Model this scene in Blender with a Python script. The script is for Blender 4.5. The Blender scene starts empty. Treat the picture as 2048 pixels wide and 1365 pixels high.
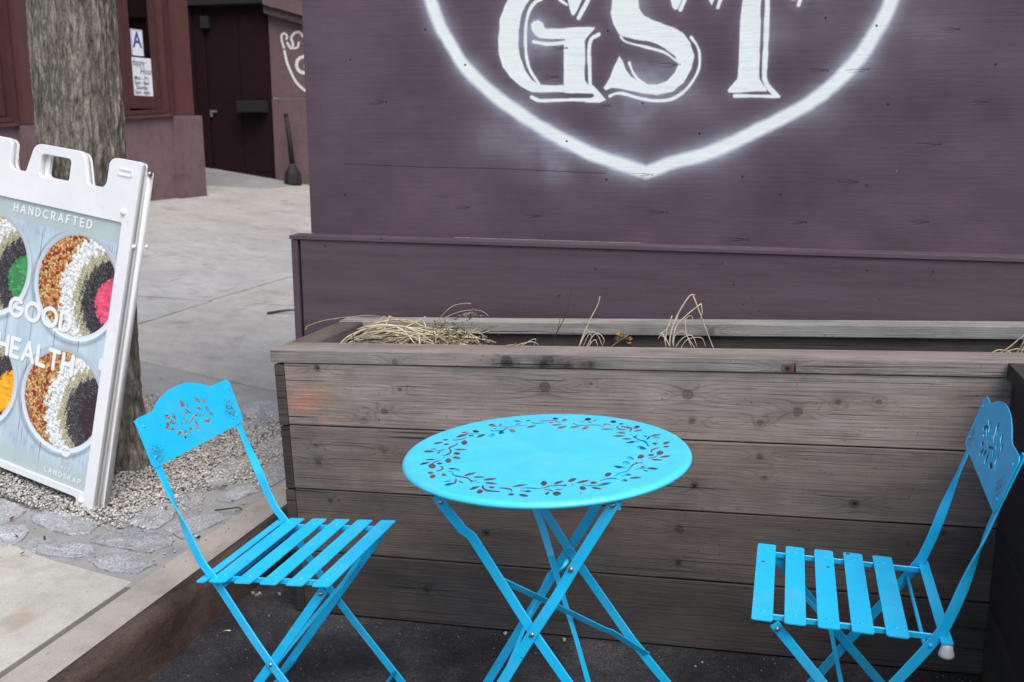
import bpy, bmesh, math, random
import numpy as np
from mathutils import Vector, Matrix

R = math.radians
PI = math.pi
rng = np.random.default_rng(7)
random.seed(7)
scene = bpy.context.scene
COL = scene.collection

# ------------------------------------------------------------ camera, sky, sun, exposure
cam_d = bpy.data.cameras.new('camera')
cam = bpy.data.objects.new('camera', cam_d)
COL.objects.link(cam)
scene.camera = cam
cam_d.sensor_width = 36.0
cam_d.lens = 36.0 * 1991.0 / 2048.0
cam_d.clip_start = 0.05
cam_d.clip_end = 400
cam.location = (0, 0, 1.38)
cam.rotation_euler = (R(90 - 12.0), 0, R(15.5))
cam_d.dof.use_dof = True
cam_d.dof.focus_distance = 2.5
cam_d.dof.aperture_fstop = 6.3

world = bpy.data.worlds.new('World')
scene.world = world
world.use_nodes = True
wn = world.node_tree
bg = wn.nodes['Background']
sky = wn.nodes.new('ShaderNodeTexSky')
sky.sky_type = 'NISHITA'
sky.sun_disc = False
SUN_EL, SUN_AZ = 56.0, 138.0          # compass style: soft light from behind and to the right of the camera
sky.sun_elevation = R(SUN_EL)
sky.sun_rotation = R(SUN_AZ)
sky.dust_density = 3.0
sky.air_density = 1.0
sky.ozone_density = 0.6
wn.links.new(sky.outputs[0], bg.inputs['Color'])
bg.inputs['Strength'].default_value = 0.105

sun_d = bpy.data.lights.new('sun', 'SUN')
sun_d.energy = 1.4
sun_d.angle = R(40)
sun_d.color = (1.0, 0.965, 0.91)
sun = bpy.data.objects.new('sun', sun_d)
COL.objects.link(sun)
_d = Vector((math.sin(R(SUN_AZ)) * math.cos(R(SUN_EL)), math.cos(R(SUN_AZ)) * math.cos(R(SUN_EL)), math.sin(R(SUN_EL))))
sun.rotation_euler = _d.to_track_quat('Z', 'Y').to_euler()

scene.view_settings.view_transform = 'Standard'
scene.view_settings.look = 'None'
scene.view_settings.gamma = 1.0
scene.view_settings.use_curve_mapping = False
scene.view_settings.exposure = 0.88

# ------------------------------------------------------------ helpers
def link(o, parent=None):
    COL.objects.link(o)
    if parent is not None:
        o.parent = parent
    return o

def tag(o, label=None, cat=None, group=None, kind=None):
    if label: o['label'] = label
    if cat: o['category'] = cat
    if group: o['group'] = group
    if kind: o['kind'] = kind
    return o

def thing(name, label, cat, loc=(0, 0, 0), group=None):
    o = bpy.data.objects.new(name, None)
    o.empty_display_size = 0.1
    link(o)
    o.location = loc
    bpy.context.view_layer.update()
    return tag(o, label, cat, group)

def finish(name, bm, mat, parent=None, smooth=False, world_space=True):
    me = bpy.data.meshes.new(name)
    bm.normal_update()
    bm.to_mesh(me)
    bm.free()
    return obj(name, me, mat, parent, smooth, world_space)

def obj(name, me, mat, parent=None, smooth=False, world_space=True):
    for m in (mat if isinstance(mat, (list, tuple)) else [mat]):
        me.materials.append(m)
    if smooth:
        me.polygons.foreach_set('use_smooth', [True] * len(me.polygons))
    o = bpy.data.objects.new(name, me)
    link(o, parent)
    if parent is not None and world_space:
        # vertices are given in world space: undo the parent's placement
        M = parent_matrix(parent).inverted()
        me.transform(M)
    return o

def parent_matrix(p):
    m = Matrix.LocRotScale(p.location, p.rotation_euler, p.scale)
    while p.parent is not None:
        p = p.parent
        m = Matrix.LocRotScale(p.location, p.rotation_euler, p.scale) @ m
    return m

def box(bm, x0, x1, y0, y1, z0, z1, bev=0.0):
    r = bmesh.ops.create_cube(bm, size=1.0)
    vs = r['verts']
    for v in vs:
        v.co = Vector((x0 + (v.co.x + .5) * (x1 - x0), y0 + (v.co.y + .5) * (y1 - y0), z0 + (v.co.z + .5) * (z1 - z0)))
    if bev > 0:
        es = set(e for v in vs for e in v.link_edges)
        bmesh.ops.bevel(bm, geom=list(es), offset=bev, segments=2, affect='EDGES', profile=.6)
    return vs

def hexa(bm, P):
    """eight corners: bottom ring 0-3, top ring 4-7"""
    v = [bm.verts.new(p) for p in P]
    for f in ((3, 2, 1, 0), (4, 5, 6, 7), (0, 1, 5, 4), (1, 2, 6, 5), (2, 3, 7, 6), (3, 0, 4, 7)):
        bm.faces.new([v[i] for i in f])
    return v

def tube(bm, pts, rad, n=8, cap=True):
    pts = [Vector(p) for p in pts]
    if not isinstance(rad, (list, tuple)):
        rad = [rad] * len(pts)
    rings = []
    up = Vector((0.13, 0.21, 0.97))
    for i, p in enumerate(pts):
        d = (pts[min(i + 1, len(pts) - 1)] - pts[max(i - 1, 0)])
        d = d.normalized() if d.length > 1e-9 else Vector((0, 0, 1))
        a = d.cross(up)
        if a.length < .05:
            a = d.cross(Vector((1, 0, 0)))
        a.normalize()
        b = a.cross(d)
        rings.append([bm.verts.new(p + (a * math.cos(2 * PI * k / n) + b * math.sin(2 * PI * k / n)) * rad[i]) for k in range(n)])
    for i in range(len(rings) - 1):
        for k in range(n):
            bm.faces.new((rings[i][k], rings[i][(k + 1) % n], rings[i + 1][(k + 1) % n], rings[i + 1][k]))
    if cap:
        bm.faces.new(rings[0][::-1])
        bm.faces.new(rings[-1])

def strip(bm, pts, wdir, w, th):
    """flat bar swept along pts; wdir = width direction for each point"""
    pts = [Vector(p) for p in pts]
    rings = []
    for i, p in enumerate(pts):
        d = (pts[min(i + 1, len(pts) - 1)] - pts[max(i - 1, 0)]).normalized()
        a = Vector(wdir[i] if isinstance(wdir, list) else wdir)
        a = (a - d * a.dot(d)).normalized()
        b = d.cross(a)
        c = []
        e = th * .3
        for (s, t) in ((-w / 2 + e, -th / 2), (w / 2 - e, -th / 2), (w / 2, -th / 2 + e), (w / 2, th / 2 - e), (w / 2 - e, th / 2), (-w / 2 + e, th / 2), (-w / 2, th / 2 - e), (-w / 2, -th / 2 + e)):
            c.append(bm.verts.new(p + a * s + b * t))
        rings.append(c)
    for i in range(len(rings) - 1):
        for k in range(8):
            bm.faces.new((rings[i][k], rings[i][(k + 1) % 8], rings[i + 1][(k + 1) % 8], rings[i + 1][k]))
    bm.faces.new(rings[0][::-1])
    bm.faces.new(rings[-1])

def smooth_path(P, n=5):
    P = [Vector(p) for p in P]
    Q = [P[0] * 2 - P[1]] + P + [P[-1] * 2 - P[-2]]
    out = []
    for i in range(1, len(Q) - 2):
        for k in range(n):
            t = k / n
            p0, p1, p2, p3 = Q[i - 1:i + 3]
            out.append(.5 * ((2 * p1) + (-p0 + p2) * t + (2 * p0 - 5 * p1 + 4 * p2 - p3) * t * t + (-p0 + 3 * p1 - 3 * p2 + p3) * t ** 3))
    out.append(P[-1])
    return out

def rivet(name, p, nrm, r, mat, parent):
    bm = bmesh.new()
    nrm = Vector(nrm).normalized()
    a = nrm.orthogonal().normalized()
    b = nrm.cross(a)
    n = 10
    prev = None
    for (rr, h) in ((r, -.001), (r, r * .25), (r * .8, r * .55), (r * .4, r * .75)):
        ring = [bm.verts.new(Vector(p) + (a * math.cos(2 * PI * k / n) + b * math.sin(2 * PI * k / n)) * rr + nrm * h) for k in range(n)]
        if prev:
            for k in range(n):
                bm.faces.new((prev[k], prev[(k + 1) % n], ring[(k + 1) % n], ring[k]))
        prev = ring
    bm.faces.new(prev)
    return finish(name, bm, mat, parent, smooth=True)

def lathe(bm, prof, cx, cy, n=32):
    rings = [[bm.verts.new((cx + r * math.cos(2 * PI * k / n), cy + r * math.sin(2 * PI * k / n), z)) for k in range(n)] for r, z in prof]
    for i in range(len(rings) - 1):
        for k in range(n):
            bm.faces.new((rings[i][k], rings[i][(k + 1) % n], rings[i + 1][(k + 1) % n], rings[i + 1][k]))
    return rings

def plate_with_holes(outer, holes, thick):
    """outline and hole loops (2D) -> extruded sheet mesh lying in XY, top at z = 0"""
    cu = bpy.data.curves.new('sheet', 'CURVE')
    cu.dimensions = '2D'
    cu.fill_mode = 'BOTH'
    cu.extrude = thick / 2
    for loop in [outer] + list(holes):
        sp = cu.splines.new('POLY')
        sp.points.add(len(loop) - 1)
        for i, p in enumerate(loop):
            sp.points[i].co = (p[0], p[1], 0, 1)
        sp.use_cyclic_u = True
    o = bpy.data.objects.new('sheet', cu)
    me = bpy.data.meshes.new_from_object(o)
    bpy.data.objects.remove(o)
    bpy.data.curves.remove(cu)
    me.transform(Matrix.Translation((0, 0, -thick / 2)))
    return me

# ------------------------------------------------------------ materials
def new_mat(name, rough=.6, spec=.5, metal=0.0):
    m = bpy.data.materials.new(name)
    m.use_nodes = True
    b = m.node_tree.nodes['Principled BSDF']
    b.inputs['Roughness'].default_value = rough
    b.inputs['Metallic'].default_value = metal
    b.inputs['Specular IOR Level'].default_value = spec
    return m, m.node_tree.nodes, m.node_tree.links, b

def coord(N, L, kind='Object', scale=(1, 1, 1)):
    tc = N.new('ShaderNodeTexCoord')
    mp = N.new('ShaderNodeMapping')
    mp.inputs['Scale'].default_value = scale
    L.new(tc.outputs[kind], mp.inputs[0])
    return mp.outputs[0]

def noise(N, L, vec, scale, detail=4, rough=.6, dist=0.0):
    n = N.new('ShaderNodeTexNoise')
    n.inputs['Scale'].default_value = scale
    n.inputs['Detail'].default_value = detail
    n.inputs['Roughness'].default_value = rough
    n.inputs['Distortion'].default_value = dist
    L.new(vec, n.inputs['Vector'])
    return n.outputs['Fac']

def ramp(N, L, fac, stops):
    r = N.new('ShaderNodeValToRGB')
    e = r.color_ramp.elements
    while len(e) > 1:
        e.remove(e[-1])
    e[0].position = stops[0][0]
    e[0].color = (*stops[0][1], 1) if len(stops[0][1]) == 3 else stops[0][1]
    for p, c in stops[1:]:
        x = e.new(p)
        x.color = (*c, 1)
    L.new(fac, r.inputs[0])
    return r.outputs[0]

def grey(v): return (v, v, v)

def mixc(N, L, fac, a, b, mode='MIX'):
    m = N.new('ShaderNodeMix')
    m.data_type = 'RGBA'
    m.blend_type = mode
    for i, s in ((0, fac), (6, a), (7, b)):
        if isinstance(s, (int, float)):
            m.inputs[i].default_value = s
        elif isinstance(s, tuple):
            m.inputs[i].default_value = (*s, 1)
        else:
            L.new(s, m.inputs[i])
    return m.outputs[2]

def bump(N, L, b, height, strength=.3, dist=.01, prev=None):
    n = N.new('ShaderNodeBump')
    n.inputs['Strength'].default_value = strength
    n.inputs['Distance'].default_value = dist
    L.new(height, n.inputs['Height'])
    if prev is not None:
        L.new(prev, n.inputs['Normal'])
    L.new(n.outputs[0], b.inputs['Normal'])
    return n.outputs[0]

def simple(name, col, rough=.6, var=.12, scale=12, bstr=.15, bdist=.004, spec=.5, metal=0.0):
    m, N, L, b = new_mat(name, rough, spec, metal)
    v = coord(N, L)
    f = noise(N, L, v, scale, 6, .65)
    lo = tuple(c * (1 - var * 1.6) for c in col)
    hi = tuple(min(1, c * (1 + var * 1.6)) for c in col)
    L.new(ramp(N, L, f, [(.3, lo), (.7, hi)]), b.inputs['Base Color'])
    if bstr:
        bump(N, L, b, noise(N, L, v, scale * 9, 4, .7), bstr, bdist)
    return m

# ------------------------------------------------------------ numpy pictures for flat print and wood figure
def vnoise(h, w, cy, cx, octaves=4, pers=.55):
    """smooth value noise, cell size in pixels (cy, cx)"""
    out = np.zeros((h, w), np.float32)
    amp, tot = 1.0, 0.0
    for o in range(octaves):
        gy, gx = int(h / cy) + 3, int(w / cx) + 3
        g = rng.random((gy, gx), dtype=np.float32)
        y = np.arange(h) / cy
        x = np.arange(w) / cx
        y0 = y.astype(int); x0 = x.astype(int)
        fy = (y - y0); fx = (x - x0)
        fy = (fy * fy * (3 - 2 * fy))[:, None].astype(np.float32)
        fx = (fx * fx * (3 - 2 * fx))[None, :].astype(np.float32)
        a = g[y0][:, x0]; b_ = g[y0][:, x0 + 1]; c = g[y0 + 1][:, x0]; d = g[y0 + 1][:, x0 + 1]
        out += amp * ((a * (1 - fx) + b_ * fx) * (1 - fy) + (c * (1 - fx) + d * fx) * fy)
        tot += amp
        amp *= pers
        cy = max(1.0, cy / 2); cx = max(1.0, cx / 2)
    return out / tot

def make_image(name, rgb, data=False):
    h, w = rgb.shape[:2]
    im = bpy.data.images.new(name, w, h, alpha=False, float_buffer=False)
    if data:
        im.colorspace_settings.name = 'Non-Color'
    a = np.ones((h, w, 4), np.float32)
    a[..., :3] = np.clip(rgb[::-1], 0, 1)      # row 0 of rgb is the top
    im.pixels.foreach_set(a.ravel())
    im.update()
    im.pack()
    return im

def img_node(N, im, L=None, vec=None, interp='Cubic'):
    t = N.new('ShaderNodeTexImage')
    t.image = im
    t.interpolation = interp
    t.extension = 'EXTEND'
    if vec is not None:
        L.new(vec, t.inputs[0])
    return t

def seg_dist(PX, PY, pts):
    """distance to a polyline and position along it"""
    D = np.full(PX.shape, 1e9, np.float32)
    for (x1, y1), (x2, y2) in zip(pts[:-1], pts[1:]):
        dx, dy = x2 - x1, y2 - y1
        t = np.clip(((PX - x1) * dx + (PY - y1) * dy) / (dx * dx + dy * dy + 1e-12), 0, 1)
        D = np.minimum(D, np.hypot(PX - x1 - t * dx, PY - y1 - t * dy))
    return D

def inpoly(PX, PY, poly):
    c = np.zeros(PX.shape, bool)
    for i in range(len(poly)):
        x1, y1 = poly[i]; x2, y2 = poly[i - 1]
        if y1 == y2: continue
        c ^= ((y1 > PY) != (y2 > PY)) & (PX < (x2 - x1) * (PY - y1) / (y2 - y1) + x1)
    return c

def sp2(P, n=5):
    return [(p.x, p.y) for p in smooth_path([(a, b, 0) for a, b in P], n)]

def set_uv(o, fn):
    """fn(world/local co, normal) -> (u, v)"""
    me = o.data
    uv = me.uv_layers.new(name='UVMap') if not me.uv_layers else me.uv_layers[0]
    for p in me.polygons:
        for li in p.loop_indices:
            uv.data[li].uv = fn(me.vertices[me.loops[li].vertex_index].co, p.normal)

def ground(x, y=0):
    t = max(0.0, -x - 2.0)
    return .1 + .14 * t * t / (t + .35)

CAMBER = .044
def street(x): return CAMBER * (x + .457)

# ============================================================ GROUND
def mat_concrete(name, lo, hi, stain=(.2, .185, .165), bscale=220):
    m, N, L, b = new_mat(name, .88, .3)
    v = coord(N, L)
    big = noise(N, L, v, 1.6, 6, .62, .4)
    mid = noise(N, L, v, 9, 6, .7)
    fine = noise(N, L, v, bscale, 3, .75)
    c = ramp(N, L, big, [(.3, lo), (.68, hi)])
    c = mixc(N, L, ramp(N, L, mid, [(.30, grey(.72)), (.52, grey(1.0)), (.8, grey(1.1))]), (0, 0, 0), c, 'MIX') if False else mixc(N, L, 1.0, c, ramp(N, L, mid, [(.25, grey(.74)), (.5, grey(.98)), (.8, grey(1.08))]), 'MULTIPLY')
    c = mixc(N, L, 1.0, c, ramp(N, L, fine, [(.3, grey(.78)), (.55, grey(1.0)), (.75, grey(1.16))]), 'MULTIPLY')
    st = noise(N, L, coord(N, L, 'Object', (1, .55, 1)), 5.5, 3, .5, .6)
    c = mixc(N, L, ramp(N, L, st, [(.62, grey(0)), (.72, grey(.55))]), c, stain)
    sp = noise(N, L, v, 38, 2, .5)
    c = mixc(N, L, ramp(N, L, sp, [(.73, grey(0)), (.77, grey(.6))]), c, (.1, .09, .085))
    L.new(c, b.inputs['Base Color'])
    n1 = bump(N, L, b, mid, .25, .004)
    bump(N, L, b, fine, .5, .0016, n1)
    return m

M_slab = mat_concrete('pavement_concrete', (.325, .312, .292), (.43, .418, .395))
M_slab2 = mat_concrete('pavement_concrete_cool', (.31, .308, .302), (.41, .407, .40))
M_kerb = mat_concrete('kerb_concrete', (.33, .305, .26), (.45, .42, .37), (.22, .16, .12))
M_mortar = mat_concrete('dusty_mortar', (.25, .248, .245), (.36, .357, .352), (.20, .195, .19))
M_joint = mat_concrete('joint_dirt', (.10, .092, .085), (.19, .178, .165))

def mat_asphalt():
    m, N, L, b = new_mat('asphalt', .85, .35)
    v = coord(N, L)
    big = noise(N, L, v, 3.4, 7, .72, .1)
    fine = noise(N, L, v, 150, 4, .8)
    grit = noise(N, L, v, 300, 1, .5)
    c = ramp(N, L, big, [(.36, (.017, .0165, .019)), (.5, (.032, .031, .034)), (.62, (.062, .060, .062))])
    c = mixc(N, L, 1.0, c, ramp(N, L, fine, [(.34, grey(.35)), (.52, grey(1.0)), (.68, grey(2.0))]), 'MULTIPLY')
    c = mixc(N, L, ramp(N, L, grit, [(.66, grey(0)), (.74, grey(.45))]), c, (.16, .155, .15))
    L.new(c, b.inputs['Base Color'])
    n1 = bump(N, L, b, noise(N, L, v, 70, 3, .6), .4, .006)
    bump(N, L, b, fine, .8, .003, n1)
    L.new(ramp(N, L, big, [(.4, grey(.72)), (.6, grey(.95))]), b.inputs['Roughness'])
    return m
M_asphalt = mat_asphalt()

# street: one sheet with the camber rising from the gutter
bm = bmesh.new()
xs = [-1.60, -1.2, -.6, 0, 1, 3, 5, 7, 60]
ys = [-60, -4, 0, 2, 4, 8, 20, 60, 150]
vv = [[bm.verts.new((x, y, street(min(x, 4.0)))) for y in ys] for x in xs]
for i in range(len(xs) - 1):
    for j in range(len(ys) - 1):
        bm.faces.new((vv[i][j], vv[i + 1][j], vv[i + 1][j + 1], vv[i][j + 1]))
tag(finish('street', bm, M_asphalt), 'dark worn asphalt street rising gently away from the gutter', kind='structure')

# footway bed
bm = bmesh.new()
xs = [-60, -14] + [-8 + .25 * i for i in range(25)] + [-1.95, -1.74]
ys = [-60, -3] + [-2 + .5 * i for i in range(34)] + [20, 150]
def bed_z(x): return ground(max(x, -9.0)) - .022
vv = [[bm.verts.new((x, y, bed_z(x))) for y in ys] for x in xs]
for i in range(len(xs) - 1):
    for j in range(len(ys) - 1):
        bm.faces.new((vv[i][j], vv[i + 1][j], vv[i + 1][j + 1], vv[i][j + 1]))
pavement = tag(finish('pavement', bm, M_mortar), 'grey concrete pavement with a gravel tree pit', kind='structure')

def slab(pts, mat=None, lift=0.0, thick=.03, name='slab', parent=None):
    bm = bmesh.new()
    f = bm.faces.new([bm.verts.new((x, y, 0)) for x, y in pts])
    if f.normal.z < 0: f.normal_flip()
    x0 = min(p[0] for p in pts); x1 = max(p[0] for p in pts)
    k = x0 + .3
    while k < x1 - .05:
        bmesh.ops.bisect_plane(bm, geom=bm.verts[:] + bm.edges[:] + bm.faces[:], plane_co=(k, 0, 0), plane_no=(1, 0, 0))
        k += .3
    bd = [e for e in bm.edges if e.is_boundary]
    r = bmesh.ops.extrude_edge_only(bm, edges=bd)
    nv = [v for v in r['geom'] if isinstance(v, bmesh.types.BMVert)]
    low = set(nv)
    cx = sum(p[0] for p in pts) / len(pts); cy = sum(p[1] for p in pts) / len(pts)
    for v in bm.verts:
        if v in low:
            v.co.z = ground(v.co.x) + lift - thick
        else:
            v.co.z = ground(v.co.x) + lift
    ed = [e for e in bm.edges if len(e.link_faces) == 2 and any(v in low for f in e.link_faces for v in f.verts) and not any(v in low for v in e.verts)]
    bmesh.ops.bevel(bm, geom=ed, offset=.004, segments=1, affect='EDGES')
    bmesh.ops.recalc_face_normals(bm, faces=bm.faces[:])
    o = finish(name, bm, mat or M_slab, parent or pavement)
    return o

SK = .62            # the cross joints run skew to the kerb
def band(x0, x1, ya, yb, mat, g=.004, ska=SK, skb=SK):
    xr = -1.75
    return slab([(x0 + g, ya + ska * (x0 - xr) + g), (x1 - g, ya + ska * (x1 - xr) + g), (x1 - g, yb + skb * (x1 - xr) - g), (x0 + g, yb + skb * (x0 - xr) - g)], mat)
# near slab in front of the tree pit
M_slab_near = mat_concrete('sandy_concrete', (.40, .385, .34), (.53, .515, .465), (.30, .22, .15))
slab([(-1.778, -3), (-1.778, 2.285), (-3.3, 2.56), (-3.3, -3)], M_slab_near)
bm = bmesh.new(); box(bm, -1.777, -1.753, -3, 2.31, .06, .0935)
finish('joint_fill', bm, M_joint, pavement)
slab([(-3.308, -3), (-3.308, 2.56), (-6.3, 3.0), (-6.3, -3)], M_slab2)
# behind the pit
JY = [4.15, 6.82, 9.9, 14.0, 17.5]
slab([(-1.757, 4.22), (-1.757, 6.80), (-3.60, 5.66), (-3.56, 4.28)], M_slab)
slab([(-3.57, 2.62), (-3.61, 5.64), (-6.29, 4.02), (-6.29, 3.02)], M_slab2)
SKL = [.62, .62, .68, .90, .62]
for k_ in range(1, len(JY) - 1):
    a, b_ = JY[k_], JY[k_ + 1]
    band(-3.62, -1.757, a, b_, M_slab, .004, SKL[k_], SKL[k_ + 1])
    band(-6.29, -3.63, a, b_, M_slab2 if a < 8 else M_slab, .004, SKL[k_], SKL[k_ + 1])
slab([(-1.757, 17.55), (-1.757, 30), (-9, 30), (-9, 13.0)], M_slab2)
M_patch = mat_concrete('grey_patch', (.22, .22, .225), (.30, .30, .305))
slab([(-6.30, 9.985), (-6.30, 11.27), (-6.76, 10.63), (-9.0, 10.4), (-9.0, 9.985)], M_slab)
slab([(-6.30, 11.29), (-6.30, 14.7), (-9.0, 13.0), (-9.0, 10.42), (-6.77, 10.65)], M_patch)

# kerb: concrete strip with a rounded rusty steel nosing
kerb = tag(bpy.data.objects.new('kerb', None), 'concrete kerb with rounded rusty steel edge', kind='structure')
link(kerb)
for ya, yb in ((-4, .9), (.905, 3.115), (3.12, 8.9), (8.905, 16)):
    bm = bmesh.new()
    box(bm, -1.752, -1.637, ya, yb, -.1, .1005, .004)
    finish('kerb_stone', bm, M_kerb, kerb)
def mat_rust():
    m, N, L, b = new_mat('rusty_kerb_steel', .7, .4, .25)
    v = coord(N, L, 'Object', (1, .35, 1))
    a = noise(N, L, v, 9, 6, .7, .5)
    f = noise(N, L, coord(N, L), 160, 4, .7)
    c = ramp(N, L, a, [(.3, (.022, .017, .0155)), (.46, (.062, .042, .034)), (.62, (.105, .074, .058)), (.8, (.042, .031, .028))])
    c = mixc(N, L, 1.0, c, ramp(N, L, f, [(.3, grey(.6)), (.7, grey(1.35))]), 'MULTIPLY')
    L.new(c, b.inputs['Base Color'])
    bump(N, L, b, f, .5, .002)
    return m
bm = bmesh.new()
prof = [(-1.640, .06), (-1.636, .1), (-1.622, .1015)] + [(-1.622 + .041 * math.sin(t), .0605 + .041 * math.cos(t)) for t in [PI / 2 * k / 8 for k in range(1, 9)]] + [(-1.578, -.02), (-1.574, -.12)]
ya_list = [-4 + .25 * i for i in range(81)]
rows = [[bm.verts.new((x + .0012 * math.sin(y * 3.1 + z * 40), y, z + .0015 * math.sin(y * 2.3))) for x, z in prof] for y in ya_list]
for i in range(len(rows) - 1):
    for k in range(len(prof) - 1):
        bm.faces.new((rows[i][k], rows[i][k + 1], rows[i + 1][k + 1], rows[i + 1][k]))
finish('steel_nosing', bm, mat_rust(), kerb, smooth=True)

# granite cobbles set in mortar round the pit
STONES = [[(-2.536, 2.621), (-2.477, 2.627), (-2.404, 2.593), (-2.392, 2.545), (-2.396, 2.491), (-2.411, 2.47), (-2.494, 2.535)], [(-2.392, 2.46), (-2.333, 2.508), (-2.294, 2.478), (-2.264, 2.409), (-2.27, 2.359), (-2.289, 2.332), (-2.387, 2.416)], [(-2.384, 2.585), (-2.299, 2.644), (-2.136, 2.619), (-2.114, 2.54), (-2.164, 2.505), (-2.253, 2.512), (-2.331, 2.534)], [(-2.24, 2.451), (-2.093, 2.47), (-2.038, 2.461), (-2.005, 2.426), (-2.036, 2.372), (-2.126, 2.359), (-2.222, 2.354), (-2.25, 2.398)], [(-1.974, 2.363), (-1.979, 2.433), (-1.904, 2.431), (-1.785, 2.41), (-1.792, 2.334), (-1.865, 2.324), (-1.932, 2.332)], [(-2.091, 2.531), (-2.032, 2.621), (-1.895, 2.622), (-1.828, 2.58), (-1.815, 2.536), (-1.848, 2.469), (-2.019, 2.479), (-2.083, 2.486)], [(-2.066, 2.661), (-2.077, 2.779), (-2.057, 2.851), (-2.002, 2.847), (-1.941, 2.739), (-1.938, 2.636), (-2.027, 2.636)], [(-2.06, 2.917), (-2.012, 2.971), (-1.948, 2.936), (-1.921, 2.884), (-1.946, 2.834), (-2.007, 2.86)], [(-1.916, 2.639), (-1.89, 2.74), (-1.822, 2.827), (-1.765, 2.788), (-1.787, 2.665), (-1.815, 2.593)], [(-2.083, 3.191), (-2.078, 3.309), (-2.051, 3.395), (-1.949, 3.297), (-1.973, 3.134), (-2.053, 3.143)], [(-1.915, 3.226), (-1.912, 3.38), (-1.821, 3.415), (-1.757, 3.252), (-1.777, 3.099), (-1.835, 3.139)], [(-2.06, 3.469), (-2.071, 3.609), (-2.051, 3.725), (-1.961, 3.687), (-1.86, 3.49), (-1.941, 3.41)], [(-2.048, 3.094), (-2.02, 3.129), (-1.951, 3.107), (-1.954, 3.042), (-2.004, 3.044)], [(-1.899, 3.041), (-1.856, 3.101), (-1.791, 3.04), (-1.837, 2.908), (-1.897, 2.92)], [(-2.427, 3.993), (-2.293, 4.11), (-2.162, 4.005), (-2.114, 3.858), (-2.247, 3.785), (-2.336, 3.85)], [(-2.352, 3.767), (-2.248, 3.761), (-2.13, 3.78), (-2.116, 3.663), (-2.187, 3.605), (-2.292, 3.666)], [(-2.168, 3.562), (-2.102, 3.616), (-2.086, 3.479), (-2.133, 3.457)],
 [(-2.56, 2.56), (-2.43, 2.47), (-2.42, 2.43), (-2.53, 2.47)], [(-1.86, 3.72), (-1.84, 3.52), (-1.765, 3.42), (-1.762, 3.66)], [(-1.95, 3.98), (-1.87, 3.76), (-1.765, 3.72), (-1.765, 3.97)], [(-2.10, 4.12), (-2.06, 3.90), (-1.97, 3.92), (-1.97, 4.15)], [(-2.72, 2.68), (-2.57, 2.66), (-2.55, 2.56), (-2.71, 2.53)], [(-2.92, 2.72), (-2.74, 2.69), (-2.73, 2.55), (-2.91, 2.57)]]
def mat_granite():
    m, N, L, b = new_mat('granite_cobble', .8, .4)
    v = coord(N, L)
    oi = N.new('ShaderNodeObjectInfo')
    a = noise(N, L, v, 14, 5, .7)
    f = noise(N, L, v, 150, 3, .8)
    c = ramp(N, L, a, [(.3, (.21, .215, .23)), (.55, (.31, .32, .34)), (.75, (.42, .43, .44))])
    c = mixc(N, L, 1.0, c, ramp(N, L, f, [(.34, grey(.5)), (.5, grey(1.0)), (.66, grey(1.45))]), 'MULTIPLY')
    c = mixc(N, L, 1.0, c, ramp(N, L, oi.outputs['Random'], [(0, grey(.85)), (.5, grey(1.05)), (1, grey(1.22))]), 'MULTIPLY')
    L.new(c, b.inputs['Base Color'])
    n1 = bump(N, L, b, a, .5, .01)
    bump(N, L, b, f, .6, .003, n1)
    return m
M_granite = mat_granite()
from mathutils import noise as mn
for si, pts in enumerate(STONES):
    cx = sum(p[0] for p in pts) / len(pts); cy = sum(p[1] for p in pts) / len(pts)
    # rough outline with small chips
    loop = []
    for i, p in enumerate(pts):
        q = pts[(i + 1) % len(pts)]
        for k in range(4):
            t = k / 4
            x = p[0] + (q[0] - p[0]) * t; y = p[1] + (q[1] - p[1]) * t
            n_ = mn.noise(Vector((x * 45, y * 45, si)))
            s = .97 + .05 * n_
            loop.append((cx + (x - cx) * s, cy + (y - cy) * s))
    bm = bmesh.new()
    h = .0035 + .003 * mn.noise(Vector((cx * 9, cy * 9, 2)))
    rings = []
    for (s, z) in ((1.0, -.03), (1.0, h * .2), (.975, h * .7), (.92, h), (.6, h * 1.18), (.25, h * 1.22)):
        rings.append([bm.verts.new((cx + (x - cx) * s, cy + (y - cy) * s, ground(x) + z + .004 * mn.noise(Vector((x * s * 28, y * s * 28, 7.1))) * (1 if z > 0 else 0))) for x, y in loop])
    n = len(loop)
    for i in range(len(rings) - 1):
        for k in range(n):
            bm.faces.new((rings[i][k], rings[i][(k + 1) % n], rings[i + 1][(k + 1) % n], rings[i + 1][k]))
    bm.faces.new(rings[-1])
    bmesh.ops.recalc_face_normals(bm, faces=bm.faces[:])
    finish('cobble', bm, M_granite, pavement, smooth=False)

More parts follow.
